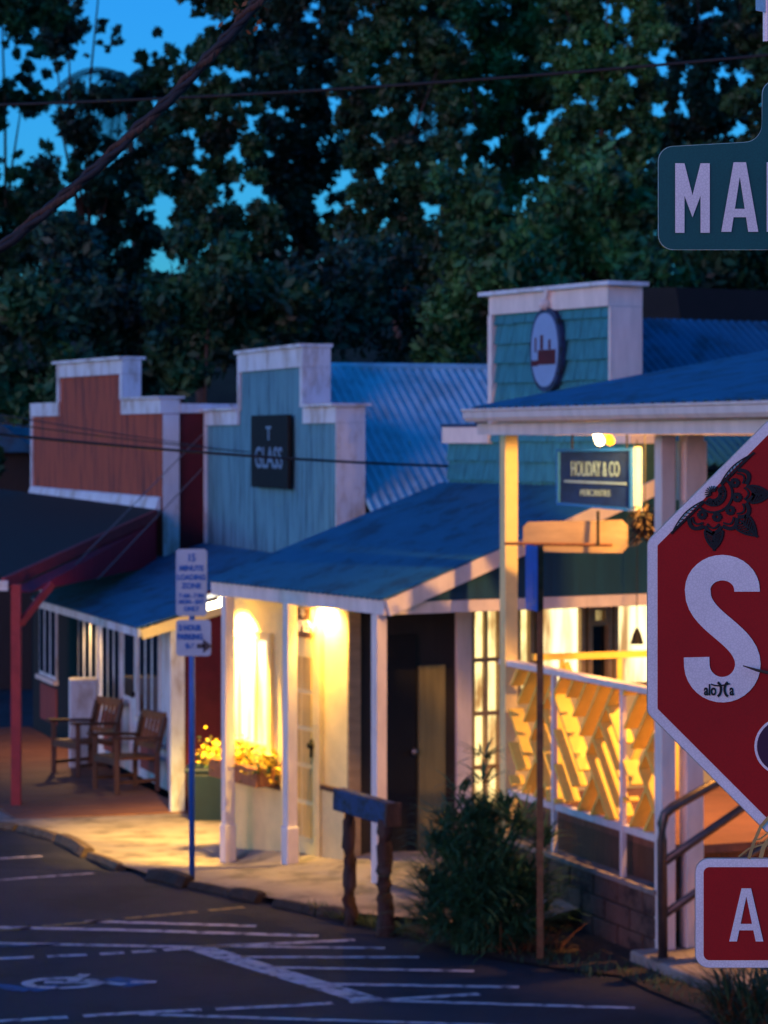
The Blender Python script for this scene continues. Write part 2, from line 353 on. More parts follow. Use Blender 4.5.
# porch roof, its near edge runs from the front post to the false front
eN = P(4,577,28.0); jN = FA.p(-.02, -.08, FA.z(509,0,0)); jF = FA.p(sf+1.5,-.08,FA.z(490,sf,0)); eF = eN+FA.u*10+V((0,0,.1))
th = V((0,0,.04))
MB().hexa([eN-th,jN-th,jF-th,eF-th,eN,jN,jF,eF]).build('porch_roof', M['darkroof'], A)
off = V((0,-.03,0))
MB().bar(eN+V((0,-.04,-.07)), jN+V((0,-.04,-.07)), .035, .13).build('rake_board', M['redtrim'], A)
# red boarding below the rake
g0 = eN+V((.08,0,-.14)); g1 = jN+V((0,0,-.15)); M['redgable'] = mat('dark_red_gable', (.42,.02,.05), .7, .25, 4, stretch=(4,4,.3))
tl = P(30,592,28.2); tr = P(166,566,32.9)
MB().prism([g0, g1, V((g1.x,g1.y,tr.z)), V((tl.x,tl.y,tl.z)), V((g0.x,g0.y,tl.z))], V((-.02,.05,0))).build('gable_boarding', M['redgable'], A)
pz = G(15,800).z
ptop = P(16,590,28)
MB().bar(V((ptop.x,28.02,-.36)), V((ptop.x,28.02,ptop.z+.06)), .10, .10).build('porch_post', M['redtrim'], A)
MB().bar(P(18,624,28.0)+V((.02,0,0)), P(52,584,28.3), .06, .07).build('post_brace', M['redtrim'], A)
MB().bar(eN+V((-.1,-.06,-.09)), eN+V((.05,-.05,-.09)), .05, .11).build('gutter_end', M['white'], A)

# ================================================================== BUILDING B: blue false front
Bd = thing('blue_shop', FB.p(2.5, 1, -.4), 'shop with weathered light blue stepped false front, black sign and low blue awning', 'shop')
TW = FB.t(338, 0); sF = FB.s(207, TW); sA = FB.s(304, TW); sB = FB.s(241, TW)
zwing = FB.z(408, 0, TW); zrais = FB.z(349, sA, TW); zj = FB.z(548, sF, TW)
mB = m_boards('blue_boards', (.10,.27,.34), .20, FB.u, dirt=(.045,.12,.17))
MB().prism([FB.p(sF,TW,zj-.3),FB.p(0,TW,zj-.3),FB.p(0,TW,zwing),FB.p(sA,TW,zwing),FB.p(sA,TW,zrais),FB.p(sB,TW,zrais),FB.p(sB,TW,zwing),FB.p(sF,TW,zwing)], FB.n*.28).build('false_front', mB, Bd)
tb = MB(); t0, t1 = TW-.035, TW+.30
for a, c_, z0, z1 in [(-.03,sA-.053,zwing-.16,zwing+.02),(sA-.05,sB+.05,zrais-.2,zrais+.02),(sB+.053,sF+.03,zwing-.16,zwing+.02),(sF-.02,sF+.04,zj,zwing-.163),(sB-.02,sB+.05,zwing+.023,zrais-.203),(sA-.05,sA+.06,zwing+.055,zrais-.203)]:
    tb.fbox(FB, a, c_, t0, t1, z0, z1)
tb.fbox(FB, sA-.07, sB+.07, TW-.07, TW+.32, zrais+.022, zrais+.06); tb.fbox(FB, -.08, sA-.103, TW-.09, TW+.36, zwing+.022, zwing+.052)
tb.fbox(FB, sB+.103, sF+.09, TW-.09, TW+.36, zwing+.022, zwing+.052)
tb.build('white_trim', M['white'], Bd)
MB().fbox(FB, -.033, -.002, TW-.03, TW+.30, zj-.5, zwing-.163).build('corner_board', M['white'], Bd)
# awning
eo, zj0 = FB.z(631,0,0), zj
a0 = FB.p(-.05,-.03,eo+.04); a1 = FB.p(FB.len+.1,-.03,eo+.04); b0 = FB.p(-.05,TW-.04,zj0+.06); b1 = FB.p(FB.len+.1,TW-.04,zj0+.06)
corrugated(a0, a1, b0, 40, .010).build('awning_roof', M['roof'], Bd)
MB().bar(FB.p(-.02,0,eo-.02), FB.p(FB.len,0,eo-.02), .03, .09).build('awning_fascia', M['white'], Bd)
MB().bar(FB.p(-.03,.02,eo-.035), FB.p(-.03,TW-.1,zj0-.07), .035, .11).build('awning_rake_board', M['cream'], Bd)
# street wall with tall windows
wtp = FB.t(172, .05); wt = wtp+.35; zf = -.33; ztop = eo+.05
MB().fbox(FB, .05, FB.len+.1, wt, wt+.12, zf, eo+.10).build('front_wall', M['white'], Bd)
MB().fbox(FB, -.02, .047, wtp-.03, wtp+.12, zf, eo+.10).build('corner_post', M['white'], Bd)
for p0, p1, y0, y1, panel in [(41,58,612,692,1),(80,99,616,0,0),(104,122,620,0,0),(141,161,626,0,0)]:
    s1, s0 = FB.s(p0, wt), FB.s(p1, wt); z1 = ztop-.06; z0 = zf+.72
    fr = MB().fbox(FB, s0, s1, wt-.025, wt-.002, z0, z1).build('window', M['white'], Bd)
    g = MB(); nn = 3; wv = (s1-s0)/nn
    for k in range(nn): g.fbox(FB, s0+wv*k+.05, s0+wv*(k+1)-.05, wt-.031, wt-.026, z0+.05, z1-.05)
    g.build('pane', M['glass'], fr)
    mb = MB(); mb.fbox(FB, s0-.05, s1+.05, wt-.07, wt-.003, z0-.06, z0-.003); mb.build('sill', M['pink'], fr)
    MB().fbox(FB, s0+.04, s1-.04, wt-.02, wt-.002, zf+.12, z0-.12).build('wall_panel', M['redwall'], Bd)
s1, s0 = FB.s(125, wt), FB.s(139, wt)
dr = MB().fbox(FB, s0, s1, wt-.03, wt-.002, zf+.02, ztop-.06).build('door', M['white'], Bd)
MB().fbox(FB, s0+.12, s1-.12, wt-.038, wt-.032, zf+.9, ztop-.25).build('pane', M['glass'], dr)
MB().ball(FB.p(s0+.09, wt-.05, zf+.95), .03).build('handle', M['black'], dr)
MB().fbox(FB, .0, .045, wtp+.123, 7, -.6, 2.0).build('side_wall', M['maroon'], Bd)
# main corrugated roof
rs = 2.3; rz = FB.z(368, rs, TW+.5)
corrugated(FB.p(rs,TW+.31,rz), FB.p(rs,9,rz), FB.p(-.4,TW+.31,rz-1.75), 60, .022).build('main_roof', M['corr'], Bd)
corrugated(FB.p(rs+.1,TW+.31,rz), FB.p(rs+.1,9,rz), FB.p(rs*2+.4,TW+.31,rz-1.75), 60, .022).build('main_roof', M['corr'], Bd)
MB().tube([FB.p(rs+.05,TW+.31,rz+.01), FB.p(rs+.05,9,rz+.01)], .06).build('ridge_cap', M['corr'], Bd)
MB().fbox(FB, .12, sF-.1, TW+.35, 8.8, -.6, rz-1.85).build('wall', M['maroon'], Bd)
# black sign on the facade
s1, s0 = FB.s(254, TW-.05), FB.s(291, TW-.05); z1, z0 = FB.z(415,(s0+s1)/2,TW), FB.z(488,(s0+s1)/2,TW)
sg = thing('shop_sign', FB.p((s0+s1)/2, TW-.06, z0), 'square black sign with pale lettering on the light blue false front', 'sign')
MB().fbox(FB, s0, s1, TW-.09, TW-.04, z0, z1).build('board', M['black'], sg, bevel=.008)
cn = FB.p((s0+s1)/2, TW-.092, 0); wd = s1-s0
right = -FB.u
for txt, fz, sz in [('T', .74, .22), ('GLASS', .40, .34)]:
    text(txt, sz*(z1-z0)*1.2, cn+V((0,0,z0+(z1-z0)*fz)), right, (0,0,1), M['signlight'], sg, sx=1.15 if txt != 'T' else 1.6, bold=.004)

# ================================================================== BUILDING C: teal shingle front
C = thing('teal_shop', FC.p(1.5, 2, 0), 'teal shingled shop with oval sign and big blue lean-to roof over its lit cream wall', 'shop')
CW = 2.45; zj = 3.2; ze = 2.21; CL = FC.len
sf = FC.s(450, CW); s1r, s0r = FC.s(497, CW), FC.s(614, CW); sn = 0.0
zr = FC.z(286, s0r, CW); zwg = 3.72
th = .27
MB().prism([FC.p(sf,CW,2.6),FC.p(sn,CW,2.6),FC.p(sn,CW,zwg),FC.p(s0r,CW,zwg),FC.p(s0r,CW,zr),FC.p(s1r,CW,zr),FC.p(s1r,CW,zwg),FC.p(sf,CW,zwg)], FC.n*th).build('false_front', M['tealboard'], C)
sh = MB(); rnd = random.Random(3); rh = .178; z = zj-.15
while z < zr-.02:
    s = sn if z < zwg-.05 else s0r; e_ = sf if z < zwg-.05 else s1r
    top = min(z+rh+.03, zr if z >= zwg-.05 else max(zwg, z+.05))
    while s < e_-.02:
        wv = min(rnd.uniform(.10,.22), e_-s); dz = rnd.uniform(-.006,.006); q = s+wv-.006; o_ = rnd.uniform(0,.006)
        sh.hexa([FC.p(s,CW-.045-o_,z+dz),FC.p(s,CW-.004,z+dz),FC.p(q,CW-.004,z+dz),FC.p(q,CW-.045-o_,z+dz),FC.p(s,CW-.012,top),FC.p(s,CW-.004,top),FC.p(q,CW-.004,top),FC.p(q,CW-.012,top)]); s += wv
    z += rh
sh.build('shingles', M['teal'], C)
tb = MB()
for a, c_, z0, z1 in [(s0r-.01,s1r+.03,zr-.17,zr),(s1r-.02,s1r+.05,zwg,zr-.173),(s1r+.053,sf+.03,zwg-.15,zwg)]: tb.fbox(FC, a, c_, CW-.07, CW+th+.02, z0, z1)
MB().fbox(FC, sn-.02, s0r-.04, CW-.07, CW+th+.02, zwg-.15, zwg).build('white_trim', M['pink'], C)
tb.build('white_trim', M['pink'], C)
MB().fbox(FC, s0r-.035, s0r-.003, CW-.06, CW+th, zwg+.0, zr-.175).build('parapet_return', M['pink'], C)
MB().fbox(FC, s1r+.06, sf+.04, CW-.08, CW+.1, zwg+.003, zwg+.03).build('wing_cap', M['bluebeam'], C); cap = MB().fbox(FC, s0r-.09, s1r+.14, CW-.12, CW+th+.03, zr+.004, zr+.04); cap.build('parapet_cap', M['white'], C)
# lean-to roof
e0, e1 = FC.p(-.08,-.05,ze+.13), FC.p(CL+.02,-.05,ze+.13); j0 = FC.p(-.08,CW-.05,zj+.0); 
corrugated(e0, e1, j0, 34, .007).build('porch_roof', M['roof'], C)
j1 = e1+(j0-e0)
MB().fbox(FC, -.05, .9, -.02, .03, ze, ze+.125).fbox(FC, .905, 1.75, -.02, .03, ze-.004, ze+.122).fbox(FC, 1.755, CL, -.02, .03, ze, ze+.125).build('eave_fascia', M['pink'], C)
MB().bar(FC.p(-.075,0.0,ze+.055), FC.p(-.075,CW+.2,zj+.02), .035, .13).build('rake_board', M['pink'], C)
MB().bar(FC.p(CL,0,ze+.05), FC.p(CL,CW,zj-.06), .035, .10).build('rake_board', M['white'], C)
MB().fbox(FC, -.05, .02, .035, 4.2, ze, ze+.095).build('tie_beam', M['pink'], C)
mG = m_boards('teal_gable_boards', (.004,.050,.10), .16, FC.n)
MB().prism([FC.p(-.03,.25,ze+.1),FC.p(-.03,4.2,ze+.1),FC.p(-.03,4.2,zj),FC.p(-.03,CW,zj),FC.p(-.03,.25,ze+.20)], FC.u*.03).build('gable_boarding', mG, C)
# posts
for px, wv in [(228,.085),(290,.095),(379,.095)]:
    s = FC.s(px, .0); q = FC.p(s, 0, 0); zg = pav_z(q)-.0
    po = MB().fbox(FC, s-wv/2, s+wv/2, -.045, .045, zg, ze-.002).build('porch_post', M['pink'], C)
    if px < 300: MB().fbox(FC, s-wv/2-.012, s+wv/2+.012, -.057, .057, zg-.03, zg+.34).build('post_base', M['pink'], po, bevel=.01)
# enclosed shop room
wt = FC.t(347, 1.15); s0 = 1.15; s1 = 3.5
zg = -.25
MB().fbox(FC, s0, s1, wt, wt+.12, zg, 2.24).build('front_wall', M['cream'], C)
MB().fbox(FC, s1-.12, s1, wt+.123, CW, zg, 2.3).build('back_wall', M['maroon'], C)
MB().fbox(FC, s0+.3, s1-.13, wt+.13, 5.8, 2.26, 2.30).build('ceiling', M['cream'], C)
# window of the lit wall
ws1, ws0 = FC.s(226, wt), FC.s(274, wt)
zt_, zb_ = FC.z(630,(ws0+ws1)/2,wt), FC.z(748,(ws0+ws1)/2,wt)
wf = MB()
for a, c_, q0, q1 in [(ws0,ws1,zt_-.07,zt_),(ws0,ws1,zb_,zb_+.07),(ws0,ws0+.07,zb_+.073,zt_-.073),(ws1-.07,ws1,zb_+.073,zt_-.073)]: wf.fbox(FC, a, c_, wt-.04, wt-.002, q0, q1)
for k in (1,2): 
    x = ws0+(ws1-ws0)*k/3; wf.fbox(FC, x-.02, x+.02, wt-.03, wt-.002, zb_+.073, zt_-.073)
wf = wf.build('window', M['cream'], C)
MB().fbox(FC, ws0+.07, ws1-.07, wt-.012, wt-.003, zb_+.07, zt_-.07).build('pane', M['winlit2'], wf)
MB().fbox(FC, ws0-.06, ws1+.06, wt-.09, wt-.003, zb_-.06, zb_-.003).build('sill', M['cream'], wf)
# door with glass panes
ds1, ds0 = FC.s(290, wt), FC.s(320, wt); dz1 = FC.z(634,(ds0+ds1)/2,wt); dz0 = .03
dr = MB().fbox(FC, ds0, ds1, wt-.035, wt-.002, dz0, dz1).build('door', M['cream'], C)
mb = MB()
for i in range(5):
    for k in range(2):
        a = ds0+.08+(ds1-ds0-.16)*k/2; c_ = a+(ds1-ds0-.16)/2-.03; q0 = dz0+.15+(dz1-dz0-.3)*i/5; mb.fbox(FC, a, c_, wt-.041, wt-.036, q0, q0+(dz1-dz0-.3)/5-.04)
mb.build('pane', mat('amber_glass', (.55,.36,.12), .3, .3, 3, bump=0), dr)
MB().ball(FC.p(ds0+.07, wt-.06, dz0+.95), .03).bar(FC.p(ds0+.07,wt-.05,dz0+.85),FC.p(ds0+.07,wt-.05,dz0+1.0),.02,.03).build('handle', M['black'], dr)
fr = MB().fbox(FC, ds0-.08, ds0-.003, wt-.05, wt-.002, dz0, dz1+.08).fbox(FC, ds1+.003, ds1+.08, wt-.05, wt-.002, dz0, dz1+.08).fbox(FC, ds0-.08, ds1+.08, wt-.05, wt-.002, dz1+.083, dz1+.15).build('door_frame', M['cream'], C)
MB().fbox(FC, s0+.01, ds0-.09, wt-.03, wt-.002, -.1, .62).build('wainscot', M['cream'], C); MB().fbox(FC, ds1+.09, s1-.01, wt-.03, wt-.002, -.3, .52).build('wainscot', M['cream'], C)
MB().fbox(FC, s0+.01, ds0-.09, wt-.05, wt-.002, .623, .66).build('dado_rail', M['log'], C); MB().fbox(FC, ds1+.09, s1-.01, wt-.05, wt-.002, .523, .56).build('dado_rail', M['log'], C)
# end wall facing the terrace
def ex(p): return FC.t(p, s0)
cbm = MB().fbox(FC, s0-.03, s0-.003, wt, ex(359), -.1, ze+.08); cbm.build('corner_board', M['plank'], C)
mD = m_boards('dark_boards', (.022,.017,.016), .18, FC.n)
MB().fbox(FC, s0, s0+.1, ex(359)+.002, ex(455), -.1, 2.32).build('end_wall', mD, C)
MB().fbox(FC, s0-.04, s0-.002, ex(417), ex(443), .0, FC.z(665,s0,ex(430))).build('leaning_board', m_boards('yellow_boards', (.20,.17,.07), .07, FC.n), C)
dd = MB().fbox(FC, s0-.03, s0-.002, ex(385), ex(414), .02, 1.95).build('door', M['black'], C)
MB().ball(FC.p(s0-.06, ex(411), .95), .03).build('handle', M['steel'], dd)
MB().fbox(FC, s0-.03, s0+.1, ex(455)+.003, ex(470), -.1, 2.32).build('door_jamb', M['pink'], C)
MB().fbox(FC, s0+.05, s0+.12, ex(470)+.003, 5.8, 2.2, 2.7).fbox(FC, s0+.05, s0+.12, ex(503), 5.8, -.1, 1.37).build('end_wall', M['cream'], C)
def lit_window(pa, pb, za, zc, nv, nh, nm='window', mt='winlit'):
    ta, tb_ = ex(pa), ex(pb); mb = MB(); w_ = .045
    mb.fbox(FC, s0-.01, s0+.06, ta, ta+w_, za, zc).fbox(FC, s0-.01, s0+.06, tb_-w_, tb_, za, zc)
    mb.fbox(FC, s0-.01, s0+.06, ta+w_+.002, tb_-w_-.002, zc-w_, zc).fbox(FC, s0-.01, s0+.06, ta+w_+.002, tb_-w_-.002, za, za+w_)
    for k in range(1, nv): x = ta+(tb_-ta)*k/nv; mb.fbox(FC, s0+.0, s0+.05, x-.015, x+.015, za+w_+.002, zc-w_-.002)
    for k in range(1, nh): x = za+(zc-za)*k/nh; mb.fbox(FC, s0+.004, s0+.046, ta+w_+.002, tb_-w_-.002, x-.018, x+.018)
    f = mb.build(nm, M['plank'], C)
    MB().fbox(FC, s0+.051, s0+.058, ta+w_+.001, tb_-w_-.001, za+w_, zc-w_).build('pane', M[mt], f)
lit_window(470, 503, .3, 2.16, 2, 4, 'french_door')
lit_window(505, 534, 1.38, 2.16, 2, 1); lit_window(537, 585, 1.38, 2.16, 1, 1, mt='winlit2'); lit_window(588, 612, 1.38, 2.16, 1, 1, mt='glass'); lit_window(614, 662, 1.38, 2.16, 1, 1, mt='winlit2'); lit_window(665,740,1.38,2.16,2,1)
lit_window(588+3, 612-3, 1.95, 2.13, 1, 1)
# main roof behind the false front
rs = 1.6; rz = FC.z(319, rs, CW+1.2); 
corrugated(FC.p(rs,CW+th+.02,rz), FC.p(rs,9,rz), FC.p(-.3,CW+th+.02,3.4), 66, .02).build('main_roof', M['roof'], C)
corrugated(FC.p(rs+.05,CW+th+.02,rz), FC.p(rs+.05,9,rz), FC.p(rs*2+.4,CW+th+.02,3.4), 66, .02).build('main_roof', M['roof'], C)
MB().fbox(FC, s0+.13, s1, CW+th+.03, 8.8, -.2, 3.3).build('wall', M['tealboard'], C)
# small sign above the door
q1, q0 = FC.s(297, wt-.08), FC.s(313, wt-.08); z1, z0 = FC.z(608,(q0+q1)/2,wt), FC.z(637,(q0+q1)/2,wt)
sg = thing('shop_sign', FC.p((q0+q1)/2, wt-.08, z0), 'small brown sign hanging above the cream glazed door of the lit shop', 'sign')
MB().fbox(FC, q0, q1, wt-.10, wt-.07, z0, z1).build('board', M['wood'], sg)
text('OPEN', .13, FC.p((q0+q1)/2, wt-.101, z0+(z1-z0)*.38), -FC.u, (0,0,1), M['pink'], sg, sx=1.3, bold=.004)
text('*', .2, FC.p((q0+q1)/2, wt-.101, z0+(z1-z0)*.72), -FC.u, (0,0,1), M['pink'], sg)
# oval sign on the false front
so = FC.s(547, CW-.08); zo = FC.z(350, so, CW)
sg = thing('oval_sign', FC.p(so, CW-.08, zo-.3), 'white oval sign with dark pictogram on the teal shingle false front', 'sign')
def oval(rx, rz_, t_, n=40, flat=.78):
    return [FC.p(so-rx*math.copysign(abs(math.cos(a))**.85, math.cos(a)), t_, zo+rz_*math.sin(a)) for a in [2*math.pi*i/n for i in range(n)]]
hw = (FC.s(532, CW)-FC.s(563, CW))/2; hh = .37
MB().prism(oval(hw, hh, CW-.10), FC.n*.05).build('rim', M['bluebeam'], sg)
MB().prism(oval(hw*.85, hh*.88, CW-.108), FC.n*.007).build('face', M['signface'], sg)
mb = MB(); T_ = CW-.113
mb.fbox(FC, so-.18, so+.10, T_, T_+.004, zo-.13, zo+.0).fbox(FC, so+.02, so+.06, T_, T_+.004, zo+.003, zo+.13).fbox(FC, so-.10, so-.07, T_, T_+.004, zo+.003, zo+.09).fbox(FC, so+.13, so+.15, T_, T_+.004, zo-.02, zo+.11)
mb.fbox(FC, so+.103, so+.20, T_, T_+.004, zo-.14, zo-.09); mb.build('pictogram', M['maroon'], sg)
MB().ball(FC.p(so+.0, CW-.10, zo+hh+.03), .06, .05, .05).bar(FC.p(so, CW-.09, zo+hh+.05), FC.p(so-.03, CW-.09, zo+hh+.16), .05, .05).build('finial', M['pink'], sg)
# flower box under the lit window
fb = thing('flower_box', FC.p((ws0+ws1)/2, wt-.2, zb_-.3), 'terracotta window box full of bright yellow flowers under the lit shop window', 'planter')
fs1, fs0 = FC.s(205, wt-.15), FC.s(272, wt-.15)
MB().fbox(FC, fs0+.1, fs1-.3, wt-.26, wt-.06, zb_-.27, zb_-.1).build('box', M['pot'], fb, bevel=.01)
pt = MB(); lf = MB(); rnd = random.Random(5)
for i in range(900):
    s = rnd.uniform(fs0, fs1); q = FC.p(s, wt-.16+rnd.gauss(0,.07), zb_-.06+rnd.gauss(0,.06)+.05*math.sin(s*7))
    a = V((rnd.gauss(0,1),rnd.gauss(0,1),rnd.gauss(0,1))).normalized(); c_ = a.orthogonal().normalized(); d_ = a.cross(c_); r_ = rnd.uniform(.012,.03)
    (pt if rnd.random() < .7 else lf).add([q-c_*r_, q-d_*r_, q+c_*r_, q+d_*r_], [(0,1,2,3)])
pt.build('flowers', M['petal'], fb, kind='stuff'); lf.build('leaves', M['leaf'], fb, kind='stuff')
# lamps of shop C
def bulkhead(pos, label, c, e, r=.05, grp=None, spot=None):
    t = thing('wall_lamp', pos, label, 'lamp', grp)
    MB().ball(pos, r, r, r*.8).build('globe', M['bulb'], t, smooth=True); MB().tube([pos+V((0,0,r*.7)), pos+V((0,0,r*.7+.05))], r*1.1).build('base', M['white'], t)
    lamp(pos-V((0,0,r+.06)), c, e, .05, t, spot); return t
WARM = (1,.58,.11); ORANGE = (1,.46,.09)
bulkhead(FC.p(3.0, .05, ze-.05), 'lit globe lamp under the far end of the lean-to roof', WARM, 330, .045, None, 118).children[-1].rotation_euler = (FC.n*.45+FC.u*.25-V((0,0,1))).to_track_quat('-Z','Y').to_euler()
bulkhead(FC.p(1.5, .2, ze+.10), 'lit globe lamp hidden under the lean-to eave above the cream door', WARM, 90, .04, None, 140).children[-1].rotation_euler = (FC.n*.6-V((0,0,1))).to_track_quat('-Z','Y').to_euler()
tl_ = thing('tube_lamp', FB.p(-.1, .5, eo), 'lit tube lamp in two lengths by the near edge of the low blue awning', 'lamp')
for pa, pb, ya, yb in [(206,221,607,603),(226,240,601,598)]:
    MB().tube([P(pa,ya,25.2), P(pb,yb,25.2)], .035, 10).build('tube', M['tube'], tl_, smooth=True)
MB().bar(P(200,604,25.25)+V((0,.05,.05)), P(246,592,25.25)+V((0,.05,.05)), .05, .04).build('batten', M['white'], tl_)
lamp(P(200,625,25.3), WARM, 190, .1, tl_, 92).rotation_euler = (FB.n*.12+FB.u*.25-V((0,0,1))).to_track_quat('-Z','Y').to_euler()
l2 = lamp(P(165,632,26.9), WARM, 3, .05, tl_)
# far porch lamp
bulkhead(FB.p(5.4, .38, 1.5), 'small lamp under the far end of the low blue awning', (1,.55,.2), 30, .035, None, 150)

# ================================================================== D: terrace porch, right
D = thing('terrace_porch', FD.p(1, 1, 0), 'raised terrace porch with white gutter, white posts and lattice railing, far post and lattice tinted lamp yellow', 'porch')
zg_ = 3.84; ts = -.30; sfar = FD.s(476, ts); snear = -4.0; slope = .185
pr = [(-.0,0),(-.085,0),(-.11,.03),(-.115,.075),(-.13,.085),(-.13,.10),(.0,.10)]
MB().prism([FD.p(sfar, ts+a, zg_-.1+z_) for a, z_ in pr], -FD.u*(sfar-snear)).build('gutter', M['pink'], D)
MB().prism([FD.p(sfar, ts+a, zg_-.11-z_*.35) for a, z_ in [(0.01,0),(.04,0),(.04,.26),(0.01,.26)]], -FD.u*(sfar-snear)).build('fascia', M['pink'], D)
r0 = FD.p(snear, ts-.06, zg_+.015); r1 = FD.p(sfar-.05, ts-.06, zg_+.015)
corrugated(r0, r1, FD.p(snear, 5.0, zg_+.01+slope*5.3), 44, .010).build('roof', M['roof'], D)
MB().fbox(FD, snear, sfar-.12, ts+.06, 4, zg_-.10, zg_-.08).build('soffit', M['plank'], D)
MB().fbox(FD, snear, 2.75, -.05, .05, zg_-.20, zg_-.103).build('beam', M['pink'], D)
MB().fbox(FD, 2.66, 2.74, .055, 4, zg_-.20, zg_-.103).build('beam', M['pink'], D)
for s, t_, zz in [(2.68, 0, -.05), (0, 0, .02)]:
    MB().fbox(FD, s-.055, s+.055, -.055, .055, zz, zg_-.203).build('post', M['cream' if s > 1 else 'pink'], D, bevel=.006)  # far post takes cream: lamp-lit yellow put into its white paint
t2 = .21
MB().fbox(FD, -.06, .06, t2-.07, t2+.06, .1, zg_-.203).build('post', M['pink'], D, bevel=.006)
zz1, zz0 = FD.z(441, 0, t2), FD.z(500, 0, t2)
MB().fbox(FD, -.075, .075, t2-.085, t2+.075, zz0, zz1).build('post_capital', M['pink'], D)
zc = FD.z(516, 0, .1); MB().fbox(FD, -.03, .03, .058, t2-.075, zc-.035, zc+.035).build('cross_bar', M['pink'], D)
zd = .80; zrail = 1.865
MB().fbox(FD, -.02, 2.8, .06, 4, zd-.06, zd).build('deck_floor', M['deckwood'], D)
MB().fbox(FD, .0, 2.66, .065, .10, .45, zd-.063).build('deck_skirt', M['wood'], D)
MB().fbox(FD, .058, 2.78, -.045, .055, zrail-.035, zrail+.01).build('hand_rail', M['pink'], D, bevel=.005)
MB().fbox(FD, .058, 2.62, -.03, .03, .82, .87).build('bottom_rail', M['pink'], D)
divs = [.06, FD.s(626,0), FD.s(557,0), 2.62]
for s in divs[1:3]: MB().fbox(FD, s-.02, s+.02, -.04, -.006, .45, zrail-.04).build('baluster', M['pink'], D)
# woven lattice of deep diagonal slats
def clip(p, q, x0, x1, y0, y1):
    dx, dy = q[0]-p[0], q[1]-p[1]; a, c_ = 0.0, 1.0
    for pp, qq in ((-dx,p[0]-x0),(dx,x1-p[0]),(-dy,p[1]-y0),(dy,y1-p[1])):
        if abs(pp) < 1e-9:
            if qq < 0: return None
        else:
            r_ = qq/pp
            if pp < 0: a = max(a, r_)
            else: c_ = min(c_, r_)
    if a >= c_-.02: return None
    return (p[0]+a*dx, p[1]+a*dy), (p[0]+c_*dx, p[1]+c_*dy)
for x0, x1 in zip(divs, divs[1:]):
    lt = MB(); Lc = .69; ct, st = math.cos(R(49)), math.sin(R(49)); xm, zm = (x0+x1)/2, 1.30
    for i in range(-4, 5):
        for j in range(-4, 5):
            for k in range(4):
                if (i+j) % 2: a_, b_ = (i*Lc, (j+k/4)*Lc), ((i+1)*Lc, (j+k/4)*Lc)
                else: a_, b_ = ((i+k/4)*Lc, j*Lc), ((i+k/4)*Lc, (j+1)*Lc)
                f = lambda w_: (xm+(w_[0]-w_[1])*ct, zm+(w_[0]+w_[1])*st)
                r_ = clip(f(a_), f(b_), x0+.03, x1-.025, .875, zrail-.04)
                if r_:
                    (sa, za), (sb, zb2) = r_; lt.bar(FD.p(sa,.02+.001*((i+j)%2),za), FD.p(sb,.02+.001*((i+j)%2),zb2), .020, .12, up=FD.n)
    lt.build('lattice_panel', M['slat'], D)
# back railing across the far end
mb = MB(); mb.bar(FD.p(2.55,.15,1.9), FD.p(2.55,3.2,1.9), .05, .05)
for k in range(6): mb.bar(FD.p(2.55,.4+k*.5,.8), FD.p(2.55,.4+k*.5,1.87), .04, .04)
for k in range(5): mb.bar(FD.p(2.53,.42+k*.5,.85 if k%2 else 1.85), FD.p(2.53,.88+k*.5,1.85 if k%2 else .85), .03, .05)
mb.build('back_railing', M['slat'], D)
# steps
for k in range(4):
    MB().fbox(FD, -1.1, -.07, .30+k*.28, .62+k*.28, .16+k*.16, .2+k*.16+.0).build('tread', M['slat'], D)
MB().fbox(FD, -1.1, -1.05, .3, 1.5, -.0, .8).build('stringer', M['slat'], D)
MB().fbox(FD, 0.07, .13, .12, 3.5, .2, .735).build('stair_side', M['wood'], D)
# terrace lamps
bulkhead(FD.p(.1, 1.0, 3.69), 'lit lamp under the terrace porch roof above the steps', ORANGE, 230, .05, None, 120).children[-1].rotation_euler = (FD.n*.35+FD.u*.25-V((0,0,1))).to_track_quat('-Z','Y').to_euler()
bulkhead(FD.p(.55, .4, 3.69), 'added lamp under the middle of the terrace porch roof', ORANGE, 120, .05, None, 125).children[-1].rotation_euler = (FD.u*.85+FD.n*.12-V((0,0,.55))).to_track_quat('-Z','Y').to_euler()  # added out of sight to throw warm light on far post and plank
# pendant black lamp
pd = thing('pendant_lamp', P(637,640,20.9), 'small black pendant lamp hanging before the bright terrace windows', 'lamp')
MB().tube([P(637,628,20.9), P(637,634,20.9), P(637,644,20.9)], .012, 10, .055).build('shade', M['black'], pd); MB().tube([P(637,628,20.9), P(637,440,20.9)], .004, 6).build('cord', M['black'], pd)
# retaining wall
rw = thing('retaining_wall', FD.p(1.3, 0, 0), 'stained block retaining wall below the lamp-tinted lattice terrace', 'wall')
def m_block():
    m = mat('stained_blocks', (.11,.065,.05), .95, .6, 4, bump=.8, bscale=16, dirt=(.025,.016,.015)); nt = m.node_tree; L = nt.links; b = nt.nodes['Principled BSDF']
    return m
mb = MB(); bh = .152; z = -.15; r_ = 0; rnd = random.Random(9)
while z < .42:
    s = .03-(.2 if r_ % 2 else 0)
    while s < 2.9:
        a, c_ = max(s, .03), min(s+.39, 2.9)
        if c_-a > .05: mb.fbox(FD, a+.006, c_-.006, -.06+rnd.uniform(-.006,.006), .1, z+.006, z+bh-.004)
        s += .4
    z += bh; r_ += 1
mb.build('blocks', m_block(), rw, bevel=.008)
MB().fbox(FD, .03, 2.9, -.045, .098, -.15, .455).build('mortar', M['soil'], rw)
MB().fbox(FD, .02, 2.92, -.08, .12, .461, .50).build('coping', M['concrete'], rw, bevel=.006)
